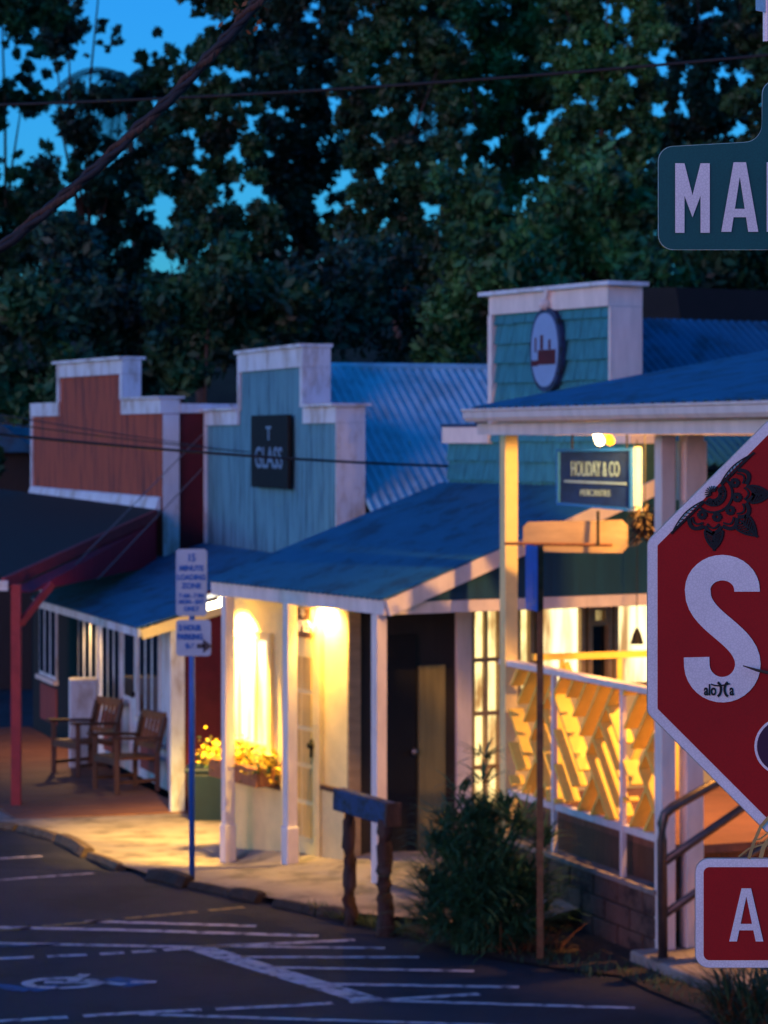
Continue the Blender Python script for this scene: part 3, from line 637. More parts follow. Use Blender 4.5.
# landing slab
MB().fbox(FD, -1.6, .05, -.25, 1.6, -.02, .10).build('landing_slab', M['concrete'], kind='structure', bevel=.02)
# pipe handrail
hr = thing('pipe_handrail', P(662,960,17.5), 'bent dark steel pipe handrail beside the terrace steps, behind the stop sign', 'handrail')
Q = lambda x, y, d=17.5: P(x, y, d)
MB().tube([Q(663,962),Q(662,840),Q(662,824),Q(665,814),Q(673,807),Q(712,785,17.7),Q(800,735,18.1)], .034, 12).build('top_rail', M['pipe'], hr, smooth=True)
MB().tube([Q(664,862),Q(745,806,17.8),Q(800,768,18.1)], .03, 12).build('middle_rail', M['pipe'], hr, smooth=True)
MB().tube([Q(664,915),Q(745,858,17.8),Q(800,820,18.1)], .028, 12).build('lower_rail', M['pipe'], hr, smooth=True)
MB().tube([Q(790,985,18.1),Q(790,742,18.1)], .03, 12).build('end_post', M['pipe'], hr, smooth=True)
MB().fbox(Fr((663,17.5),(600,19)), -.07,.07,-.07,.07, .101,.12).build('base_plate', M['steel'], hr)

# hanging signs at the far end of the porch
hs = thing('hanging_sign', P(598,510,19.6), 'framed navy shop sign hanging below the white porch gutter', 'sign')
c0, c1, c2, c3 = P(559,512,20.0), P(632,510+4,19.3), P(632,450+1,19.3), P(559,454,20.0)
c0 = P(560,502,20.0); c1 = P(632,508,19.4); c2 = P(632,451,19.4); c3 = P(560,452,20.0)
rt = (c1-c0); rt.z = 0; rt.normalize(); nm = V((-rt.y, rt.x, 0))  # away from camera
MB().prism([c0,c1,c2,c3], nm*.09).build('board', M['signnavy'], hs)
def along(f, g, h=0): 
    a = c0.lerp(c1, f); b_ = c3.lerp(c2, f); return a.lerp(b_, g)-nm*h
mb = MB()
for (a, b_) in [((-.02,-.03),(1.02,-.03)),((-.02,1.03),(1.02,1.03)),((-.01,-.0),(-.01,1.0)),((1.01,0),(1.01,1.0))]: mb.bar(along(*a,.006)+nm*.04, along(*b_,.006)+nm*.04, .12 if a[1] in (-.03,1.03) else .02, .02 if a[1] in (-.03,1.03) else .12, up=(0,0,1) if a[1] in (-.03,1.03) else nm)
mb.build('frame', M['signblue'], hs)
MB().prism([c1+rt*.02+V((0,0,-.02)), c1+rt*.05+V((0,0,-.02)), c2+rt*.05+V((0,0,.03)), c2+rt*.02+V((0,0,.03))], nm*.05).build('side_board', M['pink'], hs)
text('HOLIDAY & CO', .16, along(.5,.66,.004), rt, (0,0,1), M['signlight'], hs, sx=.47, bold=.001)
text('MERCANTILE', .07, along(.5,.22,.004), rt, (0,0,1), M['signlight'], hs, sx=.8)
mb = MB().bar(along(.07,.42,.004), along(.93,.42,.004), .012, .018); mb.build('underline', M['signlight'], hs)
for f in (.12,.5,.88): MB().tube([along(f,1.04)+nm*.04, along(f,1.5)+nm*.04], .008 if f != .5 else .014, 6).build('hanger', M['black'], hs)
ps = thing('plank_sign', P(575,553,19.5), 'blank pale wooden plank sign with cut corners hanging under the navy sign', 'sign')
pts = [(527,552),(622,553),(627,547),(627,526),(621,520),(528,522),(523,527),(523,546)]
dq = lambda x: 19.75-(x-523)/104*.35
MB().prism([P(x,y,dq(x)) for x, y in pts], V((.012,.04,0))).build('plank', M['plank'], ps)
MB().tube([P(505,543.5,19.78), P(612,545,19.36)], .012, 8).build('iron_rod', M['rust'], ps)
MB().tube([P(598,511,19.42), P(598,546,19.40)], .012, 8).build('hanger', M['black'], ps)
sp = thing('spot_lamp', P(603,437,19.9), 'lit twin spotlight under the porch beam above the navy hanging sign', 'lamp')
for dx in (-5, 5):
    MB().tube([P(600+dx,431,19.6), P(605+dx,441,19.3)], .022, 12, .036).build('lamp_head', M['bulb'] if dx < 0 else M['petal'], sp, smooth=True)
MB().bar(P(603,426,19.65), P(603,434,19.6), .03, .03).build('bracket', M['black'], sp)
lamp(P(560,600,19.0)+V((0,0,.0)), WARM, .0001, .05, sp) if False else None
l = lamp(P(606,447,19.2), (1,.62,.2), .4, .04, sp)
# dark hanging basket
hb = thing('hanging_basket', P(645,540,18.9), 'dark round hanging basket of ferns beside the cream porch post', 'plant')
mb = MB(); rnd = random.Random(4)
for i in range(260):
    a = rnd.uniform(0, 6.28); q = P(645,525,18.9)+V((.09*math.cos(a),.09*math.sin(a),rnd.uniform(-.12,.14))); o_ = V((math.cos(a),math.sin(a),rnd.uniform(-1.2,.4))).normalized()*rnd.uniform(.05,.12); s_ = V((-math.sin(a),math.cos(a),0))*.012
    mb.add([q-s_, q+s_, q+o_], [(0,1,2)])
mb.build('ferns', M['soil'], hb); MB().ball(P(645,525,18.9), .1, .1, .09).build('basket', M['black'], hb)
MB().tube([P(645,520,18.9), P(645,430,18.9)], .004, 6).build('cord', M['black'], hb)

# ================================================================== far buildings
E = thing('dark_roofed_building', FC.p(6, 6, -.5), 'long building with flat black roof behind the teal shop', 'building')
tE = FC.t(612, 5.7); ee = MB().fbox(FC, 4.6, 5.6, tE+.2, 14, -.8, 4.6); ee.build('wall', M['dark'], E)
zE = FC.z(284, 4.5, 5); MB().hexa([FC.p(4.4,tE,zE-.45),FC.p(4.4,15,zE-.45),FC.p(5.7,15,zE-.45),FC.p(5.7,tE,zE-.45),FC.p(4.5,tE,zE-.0),FC.p(4.5,15,zE-.0),FC.p(5.7,15,zE+.05),FC.p(5.7,tE,zE+.05)]).build('roof', M['darkroof'], E)
Sh = thing('garden_shed', P(-5,640,46), 'small dark shed with a low gable roof beyond the red shop', 'shed')
x0, x1 = P(-60,440,46).x, P(32,440,46).x; zt = P(0,452,46).z
MB().add([(x0,46,-1),(x1,46,-1),(x1,50,-1),(x0,50,-1),(x0,46,zt),(x1,46,zt),(x1,50,zt),(x0,50,zt)], [(0,1,5,4),(1,2,6,5),(2,3,7,6),(3,0,4,7),(4,5,6,7)]).build('wall', M['dark'], Sh)
MB().prism([V((x0-.2,45.7,zt)),V((x1+.15,45.7,zt)),V(((x0+x1)/2+.3,45.7,zt+.5))], V((0,4.6,0))).build('roof', M['roof'], Sh)

# ================================================================== boardwalk and its things
tl0 = FB.t(16, .0)
bw = MB()
nb = 26
for k in range(nb):
    a = -.02+k*.33; bw.fbox(FB, a, a+.322, tl0-.35*0, wt+.3 if False else .55, -.42, -.33+.002*(k%3))
bw.build('boardwalk', M['deckwood'], kind='structure')
MB().fbox(FB, -.26, -.024, tl0-.05, .5, -.47, -.345).build('boardwalk_edge', M['concrete'], kind='structure', bevel=.02)
def make_chair(loc, rz, label):
    t = thing('armchair', loc, label, 'chair', 'wooden armchairs on the boardwalk'); l = V(loc)
    rot = lambda x, y, z: l+.98*V((x*math.cos(rz)-y*math.sin(rz), x*math.sin(rz)+y*math.cos(rz), z))   # x forward
    def bx(name, p, q, a, c_, m=M['wood']): return MB().bar(rot(*p), rot(*q), a, c_).build(name, m, t, bevel=.004)
    for y in (-.27,.27):
        bx('leg', (.27,y,0), (.27,y,.62), .055,.055); bx('leg', (-.25,y,0), (-.25,y,.45), .055,.055)
        bx('armrest', (.36,y,.64), (-.28,y,.60), .09,.03); bx('back_post', (-.25,y,.45), (-.35,y,.84), .05,.05); bx('stretcher', (.25,y,.13), (-.25,y,.13), .03,.04)
    mb = MB()
    for k in range(5): y = -.22+.11*k; mb.bar(rot(.28,y,.40), rot(-.27,y,.37), .095,.025)
    mb.build('seat', M['chairwood'], t)
    bx('seat_rail', (.28,-.27,.36), (.28,.27,.36), .03,.07); bx('seat_rail', (-.25,-.27,.36), (-.25,.27,.36), .03,.07)
    bx('back_rail', (-.35,-.27,.84), (-.35,.27,.84), .035,.09, M['chairwood']); bx('back_rail', (-.27,-.27,.50), (-.27,.27,.50), .03,.06, M['chairwood'])
    mb = MB()
    for k in range(5): y = -.18+.09*k; mb.bar(rot(-.275,y,.52), rot(-.345,y,.82), .032,.018, up=(0,1,0))
    mb.build('back_slats', M['chairwood'], t); return t
rzc = math.atan2(-FB.n.y, -FB.n.x)
def onb(px, py, z=-.33):
    d = FPX*(EYE-z)/(py-HY); return V(((px-CX)*d/FPX, d, z))
make_chair(onb(127,790), rzc+.25, 'wooden slatted armchair nearer the white corner post of the blue shop')
make_chair(onb(85,773), rzc+.35, 'wooden slatted armchair beside the white cabinet on the boardwalk')
cbt = onb(84,768); cab = thing('cabinet', cbt, 'tall narrow white cabinet against the front wall of the blue shop', 'cabinet')
ff = Fr((68,cbt.y),(60,cbt.y+.3))
dd_ = V((.16,.0,0))
MB().hexa([cbt+V(q) for q in [(-.17,0,0),(.16,.06,0),(.10,.45,0),(-.23,.39,0),(-.17,0,1.05),(.16,.06,1.05),(.10,.45,1.05),(-.23,.39,1.05)]]).build('body', M['white'], cab, bevel=.01)
MB().hexa([cbt+V(q) for q in [(-.14,-.02,.04),(.145,.035,.04),(.145,.05,.04),(-.14,-.005,.04),(-.14,-.02,1.0),(.145,.035,1.0),(.145,.05,1.0),(-.14,-.005,1.0)]]).build('door', M['white'], cab)
MB().bar(cbt+V((.11,.0,.5)), cbt+V((.11,.0,.62)), .015, .02).build('handle', M['steel'], cab)
# rubbish bin
bp_ = onb(205,805,-.32); bp_ = V(((207-CX)*26.9/FPX, 26.9, -.35))
bn = thing('rubbish_bin', bp_, 'dark teal rubbish bin standing against the maroon side wall', 'bin')
MB().add([bp_+V((sx*(.17+.03*k), sy*(.17+.03*k), .52*k)) for k in (0,1) for sx, sy in ((-1,-1),(1,-1),(1,1),(-1,1))], [(3,2,1,0),(0,1,5,4),(1,2,6,5),(2,3,7,6),(3,0,4,7),(4,5,6,7)]).build('body', M['bin'], bn, bevel=.02)
MB().hexa([bp_+V((sx*.22, sy*.22, z_)) for z_ in (.522,.58) for sx, sy in ((-1,-1),(1,-1),(1,1),(-1,1))]).build('lid', M['bin'], bn, bevel=.02)

# ================================================================== sign poles
# two white plates on a blue post
base = G(192, 879, .05); d0 = base.y
sp1 = thing('parking_sign', base, 'narrow blue post carrying two white parking plates with blue lettering', 'sign')
MB().tube([base, P(192,556,d0)], .024, 10).build('post', M['signblue'], sp1, smooth=True)
def plate(x0,y0,x1,y1,d,name,parent,m=M['signface'],r=.03,th=.006):
    a, c_ = P(x0,y1,d), P(x1,y0,d); pts = []
    for cx_, cz_, a0 in ((c_.x-r,c_.z-r,0),(a.x+r,c_.z-r,90),(a.x+r,a.z+r,180),(c_.x-r,a.z+r,270)):
        for k in range(7): t_ = R(a0+15*k); pts.append(V((cx_+r*math.cos(t_), d, cz_+r*math.sin(t_))))
    return MB().prism(pts[::-1] if False else pts, V((0,th,0))).build(name, m, parent)
rX, uZ = V((1,0,0)), V((0,0,1)); dp = d0-.04
pl = plate(176,549,207,616,dp,'plate',sp1); plate(177.6,550.8,205.4,614.2,dp-.003,'border',sp1,M['signface'],.025,.002)
for s_, y_, h_, k_ in [('15',558,.085,.8),('MINUTE',568.5,.06,.9),('LOADING',577.5,.06,.85),('ZONE',586,.06,.95),('7 AM - 7 PM',596,.045,.85),('MON - SAT',602,.045,.9),('ONLY',609,.05,.9)]:
    text(s_, h_, P(191.5,y_,dp-.005), rX, uZ, M['signblue'], pl, sx=k_, depth=.0005, bold=.003)
pl = plate(176,620,211,656,dp,'plate',sp1)
for s_, y_, h_, k_ in [('2 HOUR',628,.062,.8),('PARKING',637,.062,.8),('9-6',646.5,.062,.9)]:
    text(s_, h_, P(190,y_,dp-.005), rX, uZ, M['signblue'], pl, sx=k_, depth=.0005, bold=.003)
ar = MB().bar(P(197,646,dp-.004), P(205,646,dp-.004), .002, .035)
ar.prism([P(203,639,dp-.005), P(212,646,dp-.005), P(203,653,dp-.005)], V((0,.001,0))); ar.build('arrow', M['signink'], pl)
# accessible parking post by the bush
base = G(540, 958, .02); d0 = base.y
sp2 = thing('roadside_sign', base, 'thin steel post with a blue plate seen edge-on, rising out of the bush', 'sign')
MB().fbox(Fr((540,d0),(520,d0+3)), -.022,.022,-.022,.022, 0, 2.88).build('post', M['rust'], sp2)
F2 = Fr((535.5,d0-.03),(450,d0+2.5)); z1, z0 = P(0,545,d0).z, P(0,610,d0).z
pp = MB().fbox(FD if False else F2, -.15, .16, -.03, -.024, z0, z1).build('plate', M['signblue'], sp2, bevel=.002)
MB().fbox(F2, -.08, .06, -.034, -.031, z0+.08, z0+.28).build('emblem', M['signblue'], pp)
# hitching rail
b1 = G(384, 936, .0); b2 = G(349, 925, .0)
hrl = thing('hitching_rail', (b1+b2)/2, 'low hitching rail: chipped blue beam on two rough log posts', 'rail')
dirr = (b2-b1); dirr.z = 0
def logpost(bs, top, r, seed):
    rnd = random.Random(seed); tp = P(top[0], top[1], bs.y); pts = [bs-V((0,0,.05))]
    for k in range(1, 9): pts.append(bs.lerp(tp, k/9)+V((rnd.gauss(0,.008), 0, 0)))
    pts.append(tp); return MB().tube(pts, r, 9, r*.85)
logpost(b1, (386,820), .068, 1).build('post', M['log'], hrl, smooth=True); logpost(b2, (350,808), .056, 2).build('post', M['log'], hrl, smooth=True)
h1, h2 = P(387,813,b1.y), P(347,801,b2.y); ud = (h2-h1).normalized(); h1 = h1-ud*.06; h2 = h2+ud*.12
MB().bar(h1, h2, .10, .165).build('beam', M['bluebeam'], hrl, bevel=.01)
MB().bar(h1-ud*.03, h1-ud*.002, .13, .17).build('beam_end', M['log'], hrl)

# ================================================================== vegetation near
def blades(c, n, L0, L1, wd, spread, mb, rnd, up=1.0, droop=.9):
    for i in range(n):
        a = rnd.uniform(0, 2*math.pi); rr = rnd.random()**.5; q = c+V((spread[0]*rr*math.cos(a), spread[1]*rr*math.sin(a), rnd.uniform(0, spread[2])))
        L = rnd.uniform(L0, L1); a2 = a+rnd.gauss(0,.8); dr = V((math.cos(a2), math.sin(a2), up*rnd.uniform(.3,1.4))).normalized(); side = V((-math.sin(a2), math.cos(a2), 0))*wd*rnd.uniform(.6,1.2)
        p = q; vs = []
        for k in range(5):
            f = k/4; ww = side*(1-f**1.5)*(.5+.5*min(1, f*4)); vs += [p-ww, p+ww]; p = p+dr*L/4; dr = (dr+V((0,0,-droop*.28))).normalized()
        k0 = len(mb.v); mb.v += vs; mb.f += [[k0+2*k, k0+2*k+1, k0+2*k+3, k0+2*k+2] for k in range(4)]
mb = MB(); rnd = random.Random(11); bc = G(480, 950, .0)
for i in range(120):
    a = rnd.uniform(0, 6.28); rr = rnd.random()**.6; top = bc+V((math.cos(a)*.42*rr+.03, math.sin(a)*.35*rr, rnd.uniform(.25,1.35)*(1-.4*rr)))
    mb.tube([bc+V((math.cos(a)*.2*rr, math.sin(a)*.2*rr, 0)), (bc+top)/2+V((0,0,.1)), top], .008, 5, .004)
    blades(top, 26, .12, .34, .012, (.05,.05,.05), mb, rnd, .9, 1.0)
blades(bc+V((0,0,.05)), 1500, .2, .5, .010, (.42,.3,.45), mb, rnd, .8)
bu = thing('bamboo_bush', bc, 'dense dark green bamboo bush in front of the terrace, around the thin signpost', 'bush')
M['bushleaf'] = mat('bush_leaf', (.03,.115,.045), .6, .6, 10, bump=0); mb.build('foliage', M['bushleaf'], bu)
mb = MB(); blades(bc+V((.25,-.15,0)), 60, .15, .45, .008, (.35,.1,.05), mb, rnd, 1.2); mb.build('dry_stalks', M['rust'], bu)
mb = MB(); wc = P(760,1010,15.6); wc.z = hz(15.6); blades(wc+V((0,0,.0)), 420, .2, .5, .010, (.28,.3,.25), mb, rnd, 1.4)
wb = thing('weed_clump', wc, 'clump of weeds and dry grass below the red plaque at the lower right', 'plant'); mb.build('green_blades', M['leaf'], wb)
mb = MB(); blades(wc, 120, .25, .6, .009, (.28,.2,.1), mb, rnd, 1.6); mb.build('dry_blades', M['rust'], wb)
mb = MB()
for i in range(900):
    f = rnd.random(); q = bed[0].lerp(G(300,912), f)+FC.n*rnd.uniform(0,.12) if rnd.random() < .55 else bed[rnd.randrange(7)]+FD.n*rnd.uniform(0,.4)+FD.u*rnd.uniform(-.4,.4)
    q.z = hz(q.y)+.01; blades(q, 2, .04, .12, .006, (.03,.03,.01), mb, rnd, 1.6)
mb.build('grass', M['leaf'], kind='stuff', label='short grass and weeds along the edge of the parking bays', category='grass')

# ================================================================== background trees
mleaf = []
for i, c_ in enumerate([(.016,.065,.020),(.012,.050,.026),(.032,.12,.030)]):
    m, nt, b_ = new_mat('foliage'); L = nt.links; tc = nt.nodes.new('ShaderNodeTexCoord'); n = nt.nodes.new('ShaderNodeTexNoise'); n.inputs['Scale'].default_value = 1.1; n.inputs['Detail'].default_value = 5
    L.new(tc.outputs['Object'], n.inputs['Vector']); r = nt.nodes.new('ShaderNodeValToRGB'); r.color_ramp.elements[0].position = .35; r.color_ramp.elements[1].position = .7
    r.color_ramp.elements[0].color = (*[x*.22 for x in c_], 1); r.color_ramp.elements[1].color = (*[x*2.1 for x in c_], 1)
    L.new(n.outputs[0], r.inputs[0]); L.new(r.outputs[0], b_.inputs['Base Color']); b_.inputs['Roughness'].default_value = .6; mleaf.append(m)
def tree(px, d, clumps, label, mi, n=2200, leaf=.16, seed=0, kind='broadleaf_tree'):
    rnd = random.Random(seed); base = V(((px-CX)*d/FPX, d, hz(d)-.1)); t = thing(kind, base, label, 'tree', 'trees behind the shops')
    cs = [(P(x, y, d), r_*d/FPX) for x, y, r_ in clumps]; area = sum(r_*r_ for _, r_ in cs)
    fo = MB(); tr = MB(); leaf0 = leaf; top = max(c[0].z for c in cs)
    mid = base+V((rnd.uniform(-.4,.4), 0, (top-base.z)*.55)); tr.tube([base, base.lerp(mid,.5)+V((.15,0,0)), mid], .20, 8, .12)
    for (c, r_) in cs:
        leaf = min(leaf0, r_*.36)
        cc = c+V((0, rnd.uniform(-.6,.6)*r_, 0))
        if r_ > .35 and rnd.random() < .13: tr.tube([mid-V((0,0,rnd.uniform(0,1.5))), mid.lerp(cc,.5)+V((rnd.uniform(-.3,.3),0,rnd.uniform(-.2,.4))), cc], .05, 5, .015)
        m = int(n*r_*r_/area*min(3, (leaf0/leaf)**1.6))
        sub = [(cc+V((rnd.gauss(0,.5),rnd.gauss(0,.5),rnd.gauss(0,.5)))*1.0-(cc-cc), r_*rnd.uniform(.25,.5)) for _ in range(0)]
        subs = []
        for _ in range(int(6+5*r_)):
            v = V((rnd.gauss(0,1),rnd.gauss(0,1),rnd.gauss(0,1))).normalized()*r_*rnd.uniform(.2,.85); subs.append((cc+V((v.x,v.y,v.z*.8)), r_*rnd.uniform(.22,.42)))
        for _ in range(m):
            sc, sr = rnd.choice(subs); v = V((rnd.gauss(0,1),rnd.gauss(0,1),rnd.gauss(0,.8))); v = v.normalized()*sr*rnd.random()**.45*1.1; q = sc+v
            a = V((rnd.gauss(0,1),rnd.gauss(0,1),rnd.gauss(.6,.8))).normalized(); x = a.orthogonal().normalized(); ang = rnd.uniform(0,6.28); x = (x*math.cos(ang)+a.cross(x)*math.sin(ang)); y = a.cross(x); h = leaf*rnd.choice((.45,.6,.8,1.0,1.5))
            fo.add([q-x*h, q-y*h*.45, q+x*h, q+y*h*.45], [(0,1,2,3)])
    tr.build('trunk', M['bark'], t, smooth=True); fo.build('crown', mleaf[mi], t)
# low dense belt nearest the roofs
tree(-20,44,[(-20,330,70),(40,300,65),(10,390,60),(60,370,60),(-40,450,60)],'dark bushy tree at the left edge above the red shop',0,9000,.10,1)
tree(110,47,[(90,300,70),(140,330,60),(110,370,60),(170,370,45),(60,250,60)],'round dark tree right behind the red false front',1,9000,.10,2)
tree(215,45,[(200,310,65),(250,330,60),(215,270,60),(180,360,50),(280,300,50)],'dense tree behind the gap between red and blue shops',0,9000,.10,3)
tree(350,49,[(330,300,75),(390,320,65),(360,260,60),(300,340,50),(430,330,55)],'dense tree above the corrugated roof of the blue shop',1,9500,.10,4)
tree(470,46,[(450,300,70),(490,260,65),(440,350,50),(520,310,60),(470,200,50)],'leafy tree just left of the teal false front',2,9500,.10,5)
tree(590,50,[(560,240,75),(620,260,70),(600,190,65),(660,290,60),(540,300,50)],'leafy green tree above the teal false front',2,9500,.11,6)
tree(720,52,[(700,260,75),(760,270,70),(740,200,65),(680,180,60),(800,230,60)],'dark tree behind the green street name plate',0,9500,.11,7)
# taller trees with gaps of sky between their clumps
GAPS = [(143,24,68,34),(105,50,30,28),(20,150,38,22),(45,120,25,16),(8,60,16,30),(120,128,24,18),(228,70,9,20),(245,195,28,14),(350,178,24,17),(330,205,26,12),
        (436,112,15,30),(572,40,12,10),(520,70,12,8),(668,55,18,16),(660,100,10,12),(610,20,9,9),(385,180,9,14),(545,118,8,8),(75,78,14,9),(480,30,6,8),(60,165,10,10)]
GAPS = [(a, b, c*.66, d*.66) if a > 215 else (a, b, c*.92, d*.92) for a, b, c, d in GAPS]
TT = [(5,62,'tall loose tree at the top left with open sky around it',0),(105,67,'sparse tree with a thin top against the bright evening sky',1),(205,64,'tall dark tree behind the top of the twisted cable',0),
      (300,69,'broad tall tree above the row of sky gaps',1),(395,64,'tall tree beside the drooping palm',0),(505,68,'tall bright green tree in the middle of the wood',2),
      (610,65,'tall tree with small sky holes left of the name plate',2),(705,70,'tall tree right behind the green street name plate',1),(790,66,'tall tree at the top right corner',0)]
rg = random.Random(21); TC = [[] for _ in TT]
y = -60
while y < 330:
    x = -60
    while x < 830:
        px_, py_ = x+rg.uniform(-9,9), y+rg.uniform(-9,9); r_ = rg.uniform(20,31)
        if not any(((px_-gx)/(gw+r_*.25))**2+((py_-gy)/(gh+r_*.25))**2 < 1 for gx,gy,gw,gh in GAPS):
            if rg.random() < (.86 if px_ < 260 and py_ < 200 else .97):
                j = min(range(len(TT)), key=lambda j: abs(TT[j][0]-px_+rg.uniform(-30,30))); TC[j].append((px_, py_, r_))
        x += 27
    y += 26
y = -50
while y < 250:
    x = -40
    while x < 810:
        px_, py_ = x+rg.uniform(-7,7), y+rg.uniform(-7,7); r_ = rg.uniform(8,14)
        if not any(((px_-gx)/gw)**2+((py_-gy)/gh)**2 < 1.1 for gx,gy,gw,gh in GAPS) and rg.random() < (.65 if px_ < 215 else .95):
            j = min(range(len(TT)), key=lambda j: abs(TT[j][0]-px_+rg.uniform(-30,30))); TC[j].append((px_, py_, r_))
        x += 16
    y += 16
for gx, gy, gw, gh in GAPS:
    for _ in range(int(gw*gh/75)):
        a = rg.uniform(0, 6.28); q = rg.random()**.5*1.05; px_, py_ = gx+gw*q*math.cos(a), gy+gh*q*math.sin(a)
        if rg.random() < (.22 if gx == 143 else .6):
            j = min(range(len(TT)), key=lambda j: abs(TT[j][0]-px_)); TC[j].append((px_, py_, rg.uniform(4,8)))
for j, (px_, d_, lb, mi) in enumerate(TT): tree(px_, d_, TC[j], lb, mi, int(1.75*sum(c[2]**2 for c in TC[j])), .092, 30+j)
# the wood goes on to either side
for px_, d_, lb, mi in [(-110,58,'first bushy tree left of the frame edge',0),(-220,62,'second tree beyond the left frame edge',1),(-330,60,'third tree beyond the left frame edge',2),(900,60,'first tree right of the frame edge',1),(1020,62,'second tree beyond the right frame edge',2)]:
    tree(px_, d_, [(px_+rg.uniform(-60,60), yy, rg.uniform(38,58)) for yy in range(-40,400,40) for _ in range(2)], lb, mi, 9000, .15, int(px_)+999)
# palms
def palm(px, py, d, nf, L, label, seed, skirt=False):
    rnd = random.Random(seed); base = V(((px-CX)*d/FPX+.3, d, hz(d))); top = P(px, py, d); t = thing('palm_tree', base, label, 'tree')
    MB().tube([base, base.lerp(top,.5)+V((.15,0,0)), top], .13, 8, .09).build('trunk', M['bark'], t, smooth=True); mb = MB()
    for i in range(nf):
        a = i*2.4+rnd.uniform(-.3,.3); el = rnd.uniform(-.9,.9) if not skirt else rnd.uniform(-1.4,.8); dr = V((math.cos(a)*math.cos(el), math.sin(a)*math.cos(el), math.sin(el))); p = top.copy(); seg = 12
        for k in range(seg):
            p2 = p+dr*L/seg; side = dr.cross(V((0,0,1))).normalized(); w_ = .5*math.sin(math.pi*(k+1)/(seg+1))+.1
            for sd in (-1, 1):
                for h in (0,.5):
                    q = p.lerp(p2, h); tip = q+side*sd*w_+dr*.25-V((0,0,.25)); mb.add([q, q+dr*.06, tip], [(0,1,2)])
            mb.bar(p, p2, .03, .03); p = p2; dr = (dr-V((0,0,.16))).normalized()
    mb.build('fronds', mleaf[1], t)
palm(437, 20, 72, 34, 3.6, 'shaggy palm with drooping fronds high in the middle of the wood', 2, True)
palm(128, 78, 73, 15, 2.6, 'spiky palm top seen against the bright sky gap', 6)

# ================================================================== wires
def wire(pts, r, label, m=M['wire'], cat='wire'):
    q = []
    for a, c_ in zip(pts, pts[1:]): q += [a.lerp(c_, k/10) for k in range(10)]
    q.append(pts[-1]); o = MB().tube(q, r, 6).build('overhead_wire', m, smooth=True); o['label'] = label; o['category'] = cat; return o
def cat_(p, q, sag, n=24): return [p.lerp(q, k/n)-V((0,0,sag*4*(k/n)*(1-k/n))) for k in range(n+1)]
wire(cat_(P(-80,107,15), P(860,46,13), .05), .009, 'long black wire crossing the whole picture in front of the tall trees')
wire(cat_(P(-60,428,19), FC.p(sf-.05,CW-.06,FC.z(466,sf,CW)), .04), .013, 'thick black wire running past the red and blue false fronts to the teal shop')
wire(cat_(P(-60,414,20), P(250,452,25), .02), .006, 'thin black wire above the thick one across the red boards')
wire(cat_(P(-60,404,21), FB.p(sF-.1,TW-.05,FB.z(446,sF,TW)), .02), .006, 'topmost thin wire across the red false front')
wire(cat_(P(97,580,30), FB.p(sF+.02,TW-.05,FB.z(468,sF,TW)), 0), .007, 'lower pale slanting wire between the red gable and the blue false front', M['palewire'])
wire(cat_(P(62,578,29.5), FB.p(sF+.02,TW-.05,FB.z(434,sF,TW)), 0), .007, 'upper pale slanting wire between the red gable and the blue false front', M['palewire'])
tc_ = thing('twisted_cable', P(120,150,7.0), 'thick twisted cable bundle slanting down across the upper left', 'cable')
path = [P(x, y, 7.0) for x, y in [(-60,285),(0,248),(60,200),(110,155),(160,108),(205,62),(240,22),(268,-10),(310,-70)]]
fine = []
for i in range(len(path)-1):
    for k in range(10): fine.append(path[i].lerp(path[i+1], k/10))
for sgn, m_, rr in [(0,'cable',.0115),(2.1,'log',.010),(4.2,'cable',.009)]:
    pts = [q+V((math.cos(i*.42+sgn)*.008+.003*math.sin(i*1.7+sgn), math.sin(i*.42+sgn)*.008, math.sin(i*.42+sgn)*.008)) for i, q in enumerate(fine)]
    MB().tube(pts, rr, 7).build('strand', M[m_], tc_, smooth=True)
mb = MB(); rnd = random.Random(2)
for i in range(26):
    q = P(rnd.gauss(246,8), rnd.gauss(14,9), 7.0); a = V((rnd.gauss(0,1),rnd.gauss(0,1),rnd.gauss(0,1))).normalized(); x = a.orthogonal().normalized()*.012; y = a.cross(x).normalized()*.006; mb.add([q-x,q-y,q+x,q+y], [(0,1,2,3)])
mb.build('dry_leaves', M['rust'], tc_)

# ================================================================== near street signs (in focus)
DS = 3.82; k = DS/FPX
def SP(px, py, dy=0): return V(((px-CX)*k, DS+dy, EYE-(py-HY)*k))
zgs = hz(DS)
ss = thing('stop_sign', V(((857-CX)*k, DS+.03, zgs)), 'red octagonal stop sign with stickers and lavender white border, cut by the right edge', 'sign')
ctr = SP(854.5, 627)
def octo(r_, dy, rad=.018):
    pts = []
    for i in range(8):
        a = R(22.5+45*i); Rr = r_/math.cos(R(22.5)); c_ = V((math.cos(a), 0, math.sin(a)))*Rr
        inn = V((math.cos(a),0,math.sin(a)))*(Rr-rad/math.cos(R(22.5)))
        for j in range(5):
            b_ = a+R(-22.5+45*j/4); pts.append(ctr+inn+V((math.cos(b_)*rad, 0, math.sin(b_)*rad))+V((0,dy,0)))
    return pts
ap = .305
MB().prism(octo(ap, 0), V((0,.0025,0))).build('plate', M['edge'], ss)
MB().prism(octo(ap-.0012, -.0008), V((0,.0006,0))).build('border', M['rwhite'], ss)
MB().prism(octo(ap-.0155, -.0016, .004), V((0,.0006,0))).build('face', M['rred'], ss)
MB().bar(V((ctr.x+.002, DS+.035, zgs-.1)), V((ctr.x+.002, DS+.035, 4.75)), .055, .04, up=(0,1,0)).build('post', M['steel'], ss, bevel=.004)
for yy in (470, 790): MB().tube([SP(856,yy,-.006), SP(856,yy,.02)], .008, 6).build('bolt', M['steel'], ss)
ZL = [0]
